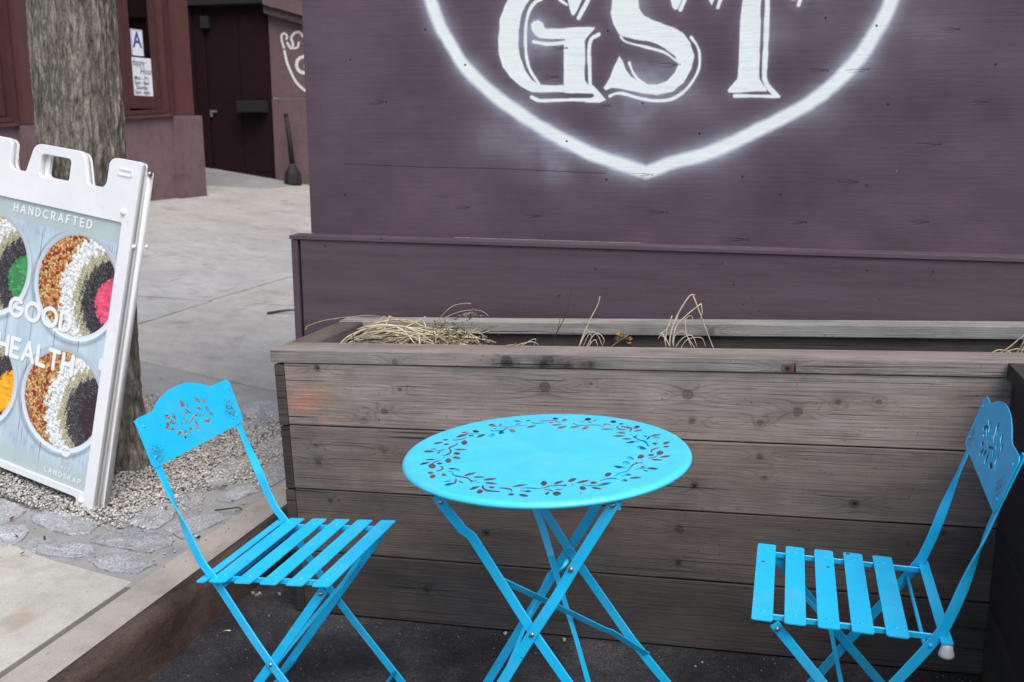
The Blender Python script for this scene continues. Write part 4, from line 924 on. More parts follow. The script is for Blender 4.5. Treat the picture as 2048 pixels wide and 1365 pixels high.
# ---- round table
TX, TY, TZ = -.4685, 1.960, .7120
tilt = Matrix.Rotation(-math.atan(CAMBER), 4, 'Y')
table = thing('bistro_table', 'round sky-blue metal folding table with a ring of cut-out leaves', 'table', (TX, TY, street(TX)))
HOLES = [[[105,-2477],[75,-2468],[35,-2441],[-29,-2365],[35,-2313],[65,-2320],[105,-2341],[155,-2384],[200,-2435],[165,-2469],[135,-2477]],[[-165,-2456],[-195,-2441],[-228,-2405],[-229,-2395],[-205,-2336],[-185,-2320],[-155,-2322],[-135,-2332],[-105,-2355],[-90,-2375],[-100,-2405],[-118,-2435],[-135,-2450]],[[-785,-2449],[-805,-2433],[-849,-2375],[-850,-2235],[-835,-2221],[-815,-2221],[-795,-2230],[-755,-2265],[-729,-2295],[-727,-2305],[-727,-2375],[-733,-2415],[-755,-2450]],[[685,-2337],[639,-2305],[592,-2225],[609,-2165],[609,-2145],[615,-2138],[624,-2105],[655,-2095],[685,-2109],[715,-2135],[769,-2205],[757,-2255],[736,-2305],[715,-2329]],[[-645,-2316],[-685,-2300],[-715,-2278],[-779,-2195],[-810,-2135],[-828,-2085],[-845,-1982],[-835,-1977],[-821,-1985],[-798,-2055],[-778,-2095],[-745,-2145],[-715,-2178],[-655,-2208],[-545,-2227],[-475,-2233],[-425,-2244],[-409,-2255],[-399,-2295],[-405,-2302],[-515,-2320],[-615,-2321]],[[485,-2307],[473,-2295],[463,-2195],[471,-2165],[485,-2148],[495,-2140],[515,-2140],[529,-2185],[528,-2265],[520,-2295],[512,-2305],[505,-2311]],[[-985,-2276],[-1015,-2268],[-1028,-2255],[-1009,-2125],[-985,-2088],[-955,-2060],[-915,-2047],[-885,-2047],[-878,-2055],[-883,-2105],[-911,-2205],[-920,-2225],[-945,-2255],[-965,-2270]],[[-185,-2267],[-221,-2195],[-255,-2161],[-335,-2131],[-485,-2109],[-498,-2085],[-499,-2065],[-465,-2051],[-415,-2041],[-365,-2039],[-305,-2051],[-265,-2072],[-232,-2105],[-200,-2165],[-174,-2255]],[[95,-2239],[75,-2226],[55,-2203],[-5,-2200],[-45,-2189],[-53,-2165],[-15,-2151],[25,-2151],[55,-2159],[75,-2120],[95,-2112],[125,-2120],[155,-2138],[179,-2165],[169,-2195],[145,-2228],[125,-2240]],[[595,-2146],[505,-2072],[475,-2062],[415,-2058],[395,-2046],[388,-2025],[393,-2015],[465,-2003],[495,-2011],[515,-2024],[549,-2055],[602,-2125],[603,-2135]],[[-635,-2136],[-665,-2121],[-699,-2085],[-697,-2065],[-675,-2016],[-655,-2006],[-615,-2014],[-585,-2031],[-559,-2055],[-561,-2075],[-586,-2115],[-605,-2131]],[[1105,-2140],[1089,-2125],[1080,-2105],[1091,-2085],[1105,-2079],[1132,-2095],[1146,-2115],[1125,-2140]],[[-1555,-2119],[-1585,-2106],[-1591,-2095],[-1559,-1985],[-1525,-1950],[-1485,-1931],[-1450,-1925],[-1461,-1835],[-1490,-1715],[-1491,-1685],[-1485,-1680],[-1473,-1685],[-1463,-1705],[-1421,-1815],[-1401,-1905],[-1401,-1955],[-1420,-2015],[-1463,-2085],[-1495,-2110],[-1515,-2119]],[[-65,-2041],[-79,-2025],[-65,-2010],[55,-1971],[115,-1969],[235,-1977],[285,-1967],[355,-1925],[358,-1905],[371,-1885],[435,-1811],[485,-1772],[535,-1750],[575,-1740],[635,-1730],[705,-1730],[722,-1685],[735,-1676],[750,-1695],[748,-1745],[769,-1785],[775,-1823],[765,-1822],[745,-1795],[725,-1791],[655,-1793],[515,-1823],[455,-1860],[450,-1865],[452,-1885],[345,-1990],[295,-2020],[265,-2030],[215,-2033],[75,-2023]],[[595,-2029],[581,-2015],[625,-1975],[655,-1960],[715,-1953],[753,-1965],[735,-1985],[685,-2020],[635,-2033]],[[-225,-1989],[-267,-1975],[-209,-1885],[-185,-1860],[-155,-1840],[-105,-1821],[-45,-1810],[7,-1815],[7,-1825],[-20,-1865],[-61,-1915],[-115,-1959],[-155,-1980],[-205,-1991]],[[1115,-1967],[1085,-1950],[1060,-1915],[1023,-1825],[1050,-1745],[1065,-1729],[1085,-1732],[1109,-1755],[1147,-1815],[1175,-1875],[1169,-1905],[1149,-1945],[1135,-1960]],[[-1285,-1927],[-1325,-1910],[-1342,-1895],[-1380,-1855],[-1400,-1825],[-1395,-1818],[-1355,-1810],[-1315,-1840],[-1249,-1915],[-1255,-1926]],[[-1645,-1918],[-1679,-1905],[-1655,-1875],[-1625,-1850],[-1605,-1842],[-1555,-1837],[-1520,-1845],[-1545,-1875],[-1575,-1899],[-1625,-1917]],[[-755,-1907],[-815,-1878],[-861,-1835],[-785,-1781],[-735,-1781],[-675,-1800],[-615,-1830],[-585,-1850],[-573,-1865],[-605,-1890],[-655,-1910],[-705,-1914]],[[-975,-1890],[-990,-1875],[-990,-1855],[-975,-1837],[-955,-1840],[-936,-1855],[-940,-1875],[-955,-1890]],[[-1125,-1879],[-1142,-1855],[-1149,-1795],[-1213,-1715],[-1265,-1662],[-1305,-1642],[-1405,-1628],[-1475,-1609],[-1545,-1577],[-1595,-1540],[-1637,-1485],[-1693,-1365],[-1715,-1344],[-1775,-1311],[-1790,-1295],[-1794,-1275],[-1785,-1265],[-1725,-1281],[-1698,-1305],[-1670,-1345],[-1627,-1435],[-1585,-1478],[-1475,-1526],[-1345,-1551],[-1295,-1571],[-1244,-1615],[-1155,-1730],[-1122,-1755],[-1095,-1757],[-1045,-1732],[-1025,-1731],[-1013,-1765],[-1075,-1819],[-1110,-1825],[-1111,-1855]],[[1365,-1879],[1335,-1869],[1285,-1837],[1236,-1775],[1255,-1761],[1305,-1740],[1315,-1740],[1355,-1752],[1415,-1790],[1480,-1855],[1435,-1879]],[[325,-1839],[290,-1815],[240,-1725],[248,-1575],[265,-1553],[295,-1559],[323,-1585],[370,-1675],[374,-1785],[369,-1805],[345,-1840]],[[-1965,-1760],[-1995,-1745],[-2052,-1675],[-2061,-1535],[-2045,-1516],[-2035,-1513],[-2005,-1522],[-1987,-1535],[-1930,-1595],[-1930,-1715],[-1940,-1745]],[[865,-1730],[848,-1705],[852,-1685],[865,-1669],[875,-1670],[900,-1695],[897,-1715],[885,-1730]],[[-885,-1716],[-925,-1700],[-933,-1695],[-936,-1685],[-865,-1583],[-825,-1561],[-775,-1551],[-725,-1550],[-670,-1565],[-667,-1575],[-691,-1615],[-755,-1680],[-785,-1700],[-825,-1715],[-865,-1720]],[[515,-1716],[491,-1705],[522,-1575],[552,-1535],[585,-1511],[615,-1501],[645,-1500],[653,-1505],[640,-1575],[601,-1665],[565,-1707],[535,-1721]],[[1165,-1717],[1055,-1679],[1039,-1665],[1037,-1655],[1045,-1643],[1175,-1657],[1335,-1650],[1345,-1643],[1393,-1545],[1425,-1512],[1485,-1473],[1515,-1461],[1545,-1453],[1589,-1455],[1590,-1465],[1529,-1575],[1480,-1635],[1435,-1670],[1385,-1691],[1335,-1685],[1305,-1699],[1235,-1719]],[[945,-1609],[908,-1595],[969,-1455],[1005,-1420],[1055,-1391],[1095,-1380],[1135,-1380],[1142,-1385],[1117,-1455],[1088,-1505],[1050,-1555],[995,-1599],[965,-1610]],[[-1095,-1597],[-1135,-1590],[-1190,-1555],[-1135,-1499],[-1115,-1486],[-1085,-1479],[-1025,-1480],[-975,-1492],[-928,-1515],[-931,-1525],[-955,-1549],[-1005,-1580],[-1065,-1597]],[[1225,-1599],[1200,-1585],[1168,-1545],[1171,-1525],[1200,-1465],[1225,-1452],[1265,-1462],[1295,-1481],[1318,-1505],[1300,-1555],[1283,-1575],[1255,-1597]],[[-1785,-1587],[-1825,-1569],[-1855,-1535],[-1838,-1485],[-1853,-1435],[-1845,-1411],[-1822,-1435],[-1805,-1468],[-1765,-1489],[-1721,-1525],[-1720,-1535],[-1730,-1555],[-1746,-1575],[-1765,-1587]],[[775,-1561],[730,-1525],[749,-1375],[775,-1331],[805,-1315],[835,-1311],[865,-1322],[877,-1335],[858,-1465],[840,-1515],[819,-1545],[805,-1557]],[[-1395,-1516],[-1400,-1505],[-1358,-1375],[-1329,-1335],[-1275,-1291],[-1225,-1271],[-1185,-1268],[-1180,-1275],[-1201,-1345],[-1230,-1405],[-1260,-1455],[-1305,-1500],[-1345,-1520]],[[-2105,-1507],[-2145,-1489],[-2181,-1445],[-2168,-1395],[-2155,-1370],[-2135,-1366],[-2105,-1372],[-2075,-1390],[-2038,-1425],[-2043,-1455],[-2059,-1485],[-2085,-1506]],[[1355,-1419],[1345,-1414],[1340,-1395],[1383,-1305],[1425,-1249],[1465,-1223],[1515,-1201],[1575,-1189],[1605,-1191],[1688,-1235],[1693,-1255],[1685,-1264],[1625,-1252],[1585,-1251],[1535,-1264],[1465,-1293],[1422,-1325]],[[1785,-1377],[1751,-1345],[1738,-1315],[1766,-1245],[1785,-1231],[1795,-1230],[1825,-1242],[1842,-1255],[1871,-1285],[1871,-1295],[1860,-1325],[1835,-1362],[1815,-1379]],[[-2025,-1352],[-2040,-1325],[-2041,-1305],[-1981,-1195],[-1976,-1155],[-1983,-1115],[-2052,-1025],[-2058,-995],[-2055,-986],[-2025,-1001],[-1980,-1045],[-1961,-1075],[-1941,-1125],[-1923,-1195],[-1923,-1245],[-1939,-1285],[-1995,-1339],[-2015,-1351]],[[-1685,-1229],[-1735,-1209],[-1795,-1169],[-1861,-1095],[-1815,-1071],[-1775,-1058],[-1705,-1083],[-1615,-1143],[-1549,-1205],[-1585,-1229],[-1625,-1233]],[[-2175,-1188],[-2215,-1165],[-2256,-1125],[-2320,-1015],[-2321,-1005],[-2308,-885],[-2291,-865],[-2297,-795],[-2290,-755],[-2260,-695],[-2230,-655],[-2185,-608],[-2168,-635],[-2171,-655],[-2248,-825],[-2257,-875],[-2201,-925],[-2131,-1045],[-2129,-1145],[-2147,-1175]],[[1905,-1190],[1861,-1165],[1871,-1145],[1935,-1070],[1985,-1051],[2025,-1048],[2075,-1052],[2109,-1065],[2114,-1075],[2085,-1112],[2045,-1150],[2015,-1170],[1965,-1190]],[[1415,-1152],[1373,-1105],[1377,-945],[1392,-905],[1425,-884],[1455,-889],[1489,-915],[1490,-1005],[1479,-1085],[1466,-1125],[1445,-1152]],[[1715,-1097],[1703,-1075],[1711,-1045],[1730,-1005],[1756,-975],[1787,-915],[1815,-901],[1835,-905],[1865,-920],[1892,-945],[1878,-985],[1852,-1015],[1835,-1030],[1815,-1033],[1795,-1030],[1774,-1015],[1765,-1022],[1739,-1075]],[[1585,-1070],[1579,-1055],[1581,-1035],[1602,-945],[1621,-895],[1655,-850],[1738,-775],[1766,-725],[1773,-665],[1770,-525],[1780,-435],[1801,-345],[1854,-225],[1846,-195],[1847,-165],[1855,-156],[1865,-160],[1885,-193],[1915,-187],[1995,-193],[2010,-205],[2009,-235],[1925,-251],[1905,-261],[1871,-305],[1842,-375],[1813,-485],[1803,-585],[1807,-705],[1800,-765],[1789,-805],[1762,-845],[1665,-925],[1645,-950],[1622,-995],[1599,-1065],[1595,-1073]],[[-2505,-988],[-2525,-982],[-2532,-975],[-2501,-845],[-2475,-811],[-2435,-782],[-2395,-769],[-2355,-771],[-2351,-775],[-2371,-855],[-2409,-935],[-2455,-980],[-2485,-991]],[[-2135,-910],[-2165,-895],[-2201,-855],[-2181,-785],[-2155,-770],[-2135,-771],[-2095,-789],[-2061,-815],[-2060,-825],[-2071,-865],[-2083,-885],[-2115,-909]],[[-1975,-779],[-1995,-769],[-2031,-735],[-2089,-635],[-2086,-495],[-2065,-478],[-2045,-482],[-2001,-515],[-1935,-625],[-1926,-735],[-1945,-772],[-1955,-781]],[[2175,-737],[2135,-727],[2095,-700],[2053,-645],[2048,-635],[2055,-627],[2095,-624],[2125,-645],[2171,-695],[2191,-725]],[[-2425,-686],[-2475,-679],[-2531,-645],[-2465,-576],[-2415,-563],[-2385,-563],[-2325,-574],[-2272,-595],[-2291,-625],[-2335,-659],[-2375,-678]],[[1895,-655],[1887,-635],[1890,-625],[1955,-548],[2009,-505],[1994,-495],[1994,-485],[2010,-415],[2022,-395],[2035,-381],[2065,-367],[2079,-375],[2069,-415],[2050,-465],[2029,-495],[2085,-493],[2125,-500],[2135,-498],[2195,-440],[2235,-444],[2295,-473],[2362,-535],[2360,-545],[2315,-589],[2295,-600],[2255,-611],[2215,-609],[2195,-600],[2165,-582],[2135,-545],[2125,-540],[2065,-552],[2025,-565],[1995,-582],[1925,-639]],[[1585,-616],[1545,-600],[1485,-559],[1431,-485],[1505,-450],[1525,-445],[1575,-461],[1625,-492],[1721,-585],[1705,-600],[1665,-616],[1635,-621]],[[-1895,-508],[-1955,-470],[-2010,-405],[-2009,-395],[-1955,-341],[-1915,-349],[-1875,-370],[-1825,-408],[-1772,-465],[-1805,-500],[-1825,-510],[-1865,-513]],[[-2175,-470],[-2199,-445],[-2196,-415],[-2185,-401],[-2175,-401],[-2148,-425],[-2154,-465],[-2165,-472]],[[1665,-380],[1641,-355],[1621,-325],[1590,-235],[1623,-145],[1635,-133],[1655,-138],[1690,-175],[1720,-225],[1746,-295],[1729,-345],[1705,-375],[1685,-385]],[[-2255,-331],[-2268,-305],[-2270,-285],[-2203,-245],[-2199,-225],[-2213,-185],[-2205,-178],[-2184,-195],[-2171,-125],[-2171,-75],[-2181,-25],[-2257,95],[-2289,175],[-2299,215],[-2300,285],[-2290,325],[-2232,455],[-2222,495],[-2221,525],[-2238,595],[-2235,600],[-2225,600],[-2214,585],[-2191,515],[-2181,465],[-2180,425],[-2190,375],[-2247,215],[-2249,175],[-2226,125],[-2170,45],[-2151,5],[-2133,-55],[-2120,-125],[-2120,-185],[-2135,-265],[-2117,-305],[-2118,-315],[-2125,-320],[-2145,-301],[-2155,-303],[-2165,-317],[-2185,-330]],[[-1975,-249],[-2030,-205],[-2076,-135],[-2045,-43],[-2015,-41],[-1978,-65],[-1935,-107],[-1892,-165],[-1904,-205],[-1921,-235],[-1945,-250]],[[-2405,-219],[-2417,-205],[-2430,-115],[-2421,-85],[-2395,-65],[-2373,-75],[-2363,-165],[-2375,-213],[-2385,-222]],[[-2655,-189],[-2695,-178],[-2762,-125],[-2757,-105],[-2713,-25],[-2675,-10],[-2635,-13],[-2585,-30],[-2535,-57],[-2425,35],[-2376,115],[-2365,129],[-2355,131],[-2341,105],[-2351,55],[-2370,-5],[-2395,-41],[-2435,-70],[-2520,-95],[-2561,-155],[-2595,-179],[-2615,-187]],[[1955,-98],[1940,-75],[1950,-45],[1965,-39],[1989,-55],[1991,-65],[1975,-97],[1965,-101]],[[1725,-88],[1705,-82],[1661,-35],[1643,-5],[1605,105],[1665,171],[1695,151],[1731,105],[1769,35],[1796,-35],[1765,-79],[1735,-90]],[[2255,-37],[2215,-32],[2175,-19],[2135,11],[2118,35],[2195,90],[2205,91],[2255,90],[2295,79],[2335,60],[2386,25],[2380,15],[2325,-20]],[[-2585,43],[-2635,61],[-2673,95],[-2665,105],[-2625,127],[-2585,119],[-2535,97],[-2505,76],[-2500,65],[-2545,43]],[[1885,43],[1870,55],[1830,135],[1851,295],[1875,322],[1895,325],[1930,305],[1969,225],[1970,205],[1967,135],[1947,65],[1925,39],[1905,37]],[[-2075,63],[-2152,105],[-2150,115],[-2065,188],[-2025,193],[-1955,190],[-1905,177],[-1839,145],[-1885,99],[-1915,80],[-1965,61],[-2025,55]],[[2055,84],[2043,105],[2044,115],[2065,139],[2125,182],[2169,225],[2185,247],[2222,325],[2235,341],[2244,315],[2238,285],[2218,215],[2187,155],[2135,113]],[[2315,170],[2273,195],[2345,312],[2385,339],[2425,350],[2475,350],[2505,342],[2512,335],[2479,275],[2435,221],[2403,195],[2365,174]],[[2075,243],[2048,265],[2021,305],[2020,315],[2053,385],[2065,395],[2085,400],[2115,387],[2135,371],[2165,335],[2165,325],[2148,285],[2125,257],[2105,242]],[[2255,344],[2222,365],[2181,455],[2205,615],[2224,645],[2235,651],[2255,650],[2289,625],[2327,535],[2319,415],[2289,355],[2275,343]],[[-2425,373],[-2455,386],[-2485,415],[-2497,435],[-2480,495],[-2475,505],[-2455,515],[-2425,510],[-2405,500],[-2361,465],[-2361,445],[-2382,395],[-2395,381]],[[-2705,412],[-2734,425],[-2740,435],[-2710,555],[-2695,575],[-2673,595],[-2645,610],[-2605,619],[-2585,619],[-2547,605],[-2562,535],[-2584,485],[-2610,445],[-2655,412],[-2685,407]],[[-2025,451],[-2045,461],[-2080,495],[-2146,615],[-2150,765],[-2148,775],[-2125,792],[-2095,781],[-2059,745],[-1999,635],[-1982,505],[-1998,465],[-2015,450]],[[2085,478],[2060,515],[2041,565],[2037,605],[2041,685],[2060,735],[2095,785],[2135,825],[2195,872],[2207,865],[2211,825],[2103,665],[2075,593],[2075,575],[2098,505],[2092,485]],[[1875,654],[1845,661],[1801,695],[1760,755],[1722,845],[1795,898],[1833,875],[1875,832],[1920,765],[1956,695],[1935,671],[1915,660]],[[-2555,700],[-2585,712],[-2630,755],[-2630,765],[-2609,815],[-2595,830],[-2555,829],[-2535,820],[-2515,810],[-2479,775],[-2490,745],[-2515,713]],[[-2405,750],[-2420,785],[-2395,800],[-2305,835],[-2265,862],[-2212,925],[-2161,1025],[-2145,1038],[-2133,1005],[-2151,915],[-2170,865],[-2210,805],[-2235,781],[-2275,761],[-2325,750]],[[2315,861],[2285,877],[2258,915],[2295,991],[2315,1002],[2345,1000],[2375,982],[2395,962],[2401,955],[2399,945],[2379,905],[2362,885],[2345,870]],[[1965,883],[1923,945],[1903,1005],[1895,1055],[1868,1125],[1846,1165],[1815,1198],[1705,1260],[1675,1286],[1640,1335],[1575,1465],[1510,1555],[1510,1585],[1515,1591],[1557,1565],[1567,1585],[1580,1645],[1595,1669],[1606,1665],[1612,1645],[1609,1595],[1589,1525],[1592,1515],[1645,1417],[1670,1385],[1695,1362],[1802,1305],[1835,1275],[1870,1225],[1919,1095],[1932,1005],[1980,905],[1975,880]],[[-2365,964],[-2395,970],[-2400,975],[-2370,1175],[-2340,1225],[-2315,1255],[-2285,1281],[-2255,1297],[-2235,1306],[-2185,1312],[-2145,1340],[-2085,1368],[-1995,1373],[-1965,1370],[-1935,1359],[-1928,1335],[-1945,1321],[-2065,1297],[-2175,1270],[-2181,1265],[-2192,1195],[-2212,1125],[-2251,1035],[-2285,990],[-2315,970],[-2335,959]],[[2085,959],[2070,985],[2059,1045],[2025,1067],[1995,1115],[2022,1165],[2045,1190],[2075,1189],[2095,1180],[2142,1135],[2139,1115],[2127,1095],[2100,1065],[2103,975],[2095,961]],[[-1885,1030],[-1932,1055],[-1917,1215],[-1890,1265],[-1855,1291],[-1825,1300],[-1785,1297],[-1773,1285],[-1780,1205],[-1802,1115],[-1820,1075],[-1845,1045]],[[-1595,1061],[-1621,1075],[-1678,1155],[-1691,1335],[-1680,1365],[-1655,1380],[-1625,1371],[-1601,1345],[-1560,1285],[-1552,1245],[-1540,1155],[-1550,1095],[-1565,1067],[-1585,1060]],[[1475,1061],[1435,1080],[1428,1085],[1430,1095],[1503,1195],[1516,1205],[1555,1227],[1605,1240],[1665,1240],[1711,1225],[1671,1165],[1632,1125],[1585,1089],[1525,1063]],[[2275,1061],[2231,1105],[2253,1235],[2261,1265],[2285,1293],[2315,1307],[2335,1303],[2365,1286],[2373,1275],[2359,1185],[2327,1095],[2295,1063]],[[-2105,1093],[-2122,1105],[-2156,1145],[-2129,1215],[-2105,1221],[-2055,1199],[-2018,1165],[-2030,1125],[-2045,1102],[-2065,1088],[-2085,1087]],[[1415,1294],[1375,1301],[1346,1315],[1301,1355],[1297,1365],[1375,1437],[1415,1440],[1465,1427],[1505,1408],[1548,1375],[1550,1365],[1541,1355],[1515,1330],[1485,1311],[1435,1294]],[[-2345,1324],[-2375,1330],[-2428,1365],[-2365,1427],[-2335,1431],[-2285,1428],[-2255,1419],[-2208,1395],[-2210,1385],[-2235,1360],[-2265,1339],[-2315,1324]],[[-1465,1351],[-1510,1395],[-1527,1425],[-1521,1535],[-1525,1554],[-1655,1546],[-1671,1535],[-1670,1495],[-1675,1490],[-1695,1530],[-1725,1540],[-1769,1575],[-1781,1615],[-1765,1626],[-1745,1627],[-1695,1602],[-1675,1619],[-1555,1631],[-1515,1653],[-1505,1665],[-1483,1725],[-1469,1815],[-1449,1895],[-1437,1925],[-1404,1975],[-1343,2025],[-1285,2057],[-1025,2161],[-1012,2135],[-1015,2124],[-1245,2005],[-1325,1957],[-1375,1911],[-1398,1875],[-1417,1835],[-1453,1645],[-1476,1585],[-1445,1570],[-1398,1525],[-1401,1425],[-1420,1365],[-1445,1348]],[[1865,1364],[1849,1395],[1850,1505],[1860,1575],[1881,1645],[1895,1665],[1939,1765],[1975,1800],[2015,1818],[2075,1820],[2105,1809],[2123,1795],[2100,1735],[2060,1665],[2025,1625],[1975,1590],[1935,1587],[1905,1599],[1900,1485],[1878,1385]],[[-2055,1393],[-2095,1415],[-2125,1445],[-2181,1535],[-2177,1555],[-2145,1613],[-2115,1609],[-2075,1575],[-2040,1535],[-1991,1465],[-1990,1455],[-2010,1415],[-2025,1401]],[[1145,1492],[1125,1500],[1078,1535],[1080,1545],[1165,1630],[1205,1640],[1255,1637],[1315,1620],[1360,1595],[1360,1585],[1325,1545],[1275,1510],[1225,1490],[1185,1487]],[[1985,1491],[1957,1505],[1959,1515],[2015,1561],[2065,1573],[2105,1573],[2140,1565],[2142,1555],[2135,1548],[2085,1511],[2025,1490]],[[-1235,1522],[-1265,1548],[-1300,1595],[-1350,1705],[-1353,1715],[-1347,1735],[-1315,1800],[-1305,1801],[-1285,1791],[-1240,1745],[-1201,1685],[-1157,1595],[-1163,1565],[-1180,1535],[-1205,1519]],[[1795,1540],[1760,1575],[1741,1625],[1738,1655],[1765,1692],[1775,1690],[1797,1665],[1819,1625],[1836,1575],[1815,1544]],[[1455,1671],[1441,1685],[1436,1705],[1446,1745],[1465,1756],[1492,1735],[1491,1725],[1480,1685],[1465,1670]],[[1215,1722],[1195,1731],[1158,1765],[1111,1835],[1175,1902],[1215,1897],[1245,1880],[1295,1835],[1341,1775],[1339,1765],[1315,1741],[1285,1723],[1255,1717]],[[-1715,1743],[-1735,1750],[-1755,1765],[-1757,1775],[-1735,1821],[-1725,1830],[-1695,1833],[-1655,1820],[-1649,1815],[-1651,1795],[-1670,1765],[-1685,1751]],[[-1805,1880],[-1845,1901],[-1889,1945],[-1950,2045],[-1949,2055],[-1895,2128],[-1865,2119],[-1815,2080],[-1765,2025],[-1715,1955],[-1475,1950],[-1463,1945],[-1449,1915],[-1465,1903],[-1515,1882],[-1575,1877],[-1645,1890],[-1715,1918],[-1737,1895],[-1765,1879]],[[1395,1883],[1379,1915],[1386,2105],[1185,2241],[1145,2274],[1137,2325],[1141,2345],[1205,2338],[1275,2318],[1355,2280],[1386,2255],[1400,2235],[1430,2145],[1433,2045],[1409,1895],[1405,1884]],[[-965,1901],[-1003,1925],[-1007,1935],[-967,2085],[-935,2120],[-895,2140],[-855,2145],[-805,2130],[-801,2125],[-820,2045],[-840,1995],[-870,1945],[-905,1910],[-935,1900]],[[1505,1919],[1468,1945],[1470,1955],[1525,2066],[1555,2089],[1595,2101],[1635,2101],[1674,2085],[1671,2065],[1647,2015],[1621,1975],[1592,1945],[1555,1920]],[[-265,1940],[-295,1952],[-301,1965],[-249,2115],[-215,2150],[-175,2170],[-135,2179],[-86,2165],[-110,2085],[-133,2035],[-165,1986],[-205,1948],[-245,1935]],[[345,1944],[305,1971],[294,1985],[310,2135],[321,2165],[347,2195],[365,2208],[405,2210],[441,2185],[429,2075],[400,1985],[375,1954]],[[-1635,1968],[-1667,2005],[-1696,2075],[-1703,2175],[-1695,2189],[-1660,2155],[-1630,2085],[-1621,2035],[-1619,1985],[-1625,1971]],[[775,1973],[745,1982],[694,2015],[695,2025],[785,2100],[845,2111],[885,2109],[965,2090],[1014,2065],[1012,2055],[975,2021],[925,1991],[865,1970],[815,1967]],[[1185,1993],[1155,2001],[1120,2025],[1090,2065],[1061,2125],[1047,2185],[1040,2255],[1052,2325],[1065,2359],[1075,2352],[1089,2325],[1088,2205],[1102,2175],[1145,2133],[1195,2112],[1245,2099],[1290,2075],[1299,2025],[1295,2013],[1255,2001]],[[25,2031],[-11,2055],[-12,2065],[23,2145],[45,2181],[75,2200],[115,2210],[155,2207],[203,2185],[180,2125],[145,2076],[112,2045],[75,2027]],[[-1285,2130],[-1310,2145],[-1344,2185],[-1317,2245],[-1305,2254],[-1285,2258],[-1235,2237],[-1199,2205],[-1212,2165],[-1235,2140],[-1255,2129]],[[1485,2130],[1475,2136],[1439,2185],[1433,2215],[1449,2375],[1470,2405],[1495,2413],[1515,2409],[1535,2395],[1567,2355],[1560,2265],[1539,2175],[1530,2155],[1512,2135],[1505,2129]],[[-415,2171],[-445,2181],[-500,2225],[-415,2307],[-375,2312],[-325,2310],[-265,2290],[-225,2269],[-215,2255],[-255,2212],[-305,2181],[-345,2169]],[[775,2189],[695,2247],[645,2275],[585,2298],[515,2308],[445,2287],[365,2234],[305,2202],[275,2197],[225,2200],[155,2230],[95,2271],[35,2350],[16,2345],[-25,2300],[-36,2335],[5,2415],[15,2449],[35,2434],[63,2385],[99,2345],[175,2302],[225,2288],[265,2289],[305,2301],[415,2369],[465,2389],[535,2389],[615,2357],[685,2310],[780,2225],[787,2215],[789,2195],[785,2186]],[[-865,2243],[-905,2252],[-955,2290],[-1014,2355],[-1021,2385],[-1015,2392],[-985,2380],[-925,2343],[-885,2337],[-815,2345],[-705,2370],[-655,2373],[-643,2365],[-638,2335],[-675,2310],[-785,2260]],[[-535,2343],[-564,2355],[-601,2395],[-597,2415],[-565,2470],[-545,2473],[-505,2460],[-465,2429],[-458,2415],[-470,2385],[-495,2356],[-515,2344]],[[885,2340],[850,2375],[825,2414],[815,2412],[785,2372],[765,2363],[745,2364],[716,2385],[689,2425],[713,2485],[725,2502],[745,2507],[775,2496],[855,2435],[888,2395],[907,2355],[905,2337]],[[-1365,2370],[-1405,2388],[-1450,2425],[-1405,2469],[-1385,2481],[-1335,2479],[-1295,2467],[-1224,2425],[-1228,2415],[-1255,2390],[-1275,2380],[-1315,2369]],[[-295,2393],[-415,2488],[-475,2518],[-555,2523],[-635,2516],[-695,2480],[-755,2465],[-805,2470],[-850,2495],[-775,2577],[-735,2590],[-655,2590],[-565,2619],[-495,2620],[-465,2607],[-425,2579],[-361,2515],[-295,2434],[-289,2405]],[[1095,2423],[1065,2440],[1037,2485],[1065,2555],[1075,2565],[1095,2570],[1125,2560],[1171,2515],[1159,2475],[1139,2445],[1115,2428]],[[-1125,2443],[-1142,2455],[-1172,2495],[-1145,2555],[-1135,2564],[-1115,2569],[-1065,2547],[-1029,2515],[-1029,2505],[-1040,2475],[-1075,2440],[-1105,2437]],[[415,2440],[385,2460],[360,2495],[330,2565],[305,2653],[275,2648],[245,2663],[190,2745],[213,2885],[223,2905],[245,2919],[275,2911],[305,2890],[359,2825],[350,2755],[325,2675],[362,2585],[429,2495],[437,2475],[440,2445],[435,2440]],[[-275,2523],[-315,2575],[-317,2605],[-310,2725],[-285,2759],[-265,2761],[-228,2745],[-197,2715],[-193,2695],[-201,2605],[-222,2535],[-245,2517]],[[155,2522],[110,2555],[145,2588],[165,2597],[215,2590],[245,2577],[274,2555],[245,2530],[225,2521],[185,2517]],[[915,2540],[895,2549],[862,2585],[820,2685],[851,2775],[865,2787],[885,2782],[915,2754],[949,2705],[979,2645],[970,2605],[957,2575],[935,2549]],[[395,2594],[391,2605],[412,2685],[422,2705],[455,2745],[475,2760],[495,2766],[500,2755],[488,2705],[457,2635],[415,2591]],[[-485,2633],[-505,2645],[-540,2685],[-579,2765],[-547,2845],[-535,2850],[-515,2844],[-481,2815],[-450,2775],[-411,2705],[-422,2675],[-445,2641],[-465,2631]]]
RT = .3045
outer = [((RT - .012) * math.cos(2 * PI * k / 160), (RT - .012) * math.sin(2 * PI * k / 160)) for k in range(160)]
holes = [[(a / 1e4 + .0115, b_ / 1e4 - .0225) for a, b_ in l] for l in HOLES]
me = plate_with_holes(outer, holes, .0004)
bm = bmesh.new(); bm.from_mesh(me); bpy.data.meshes.remove(me)
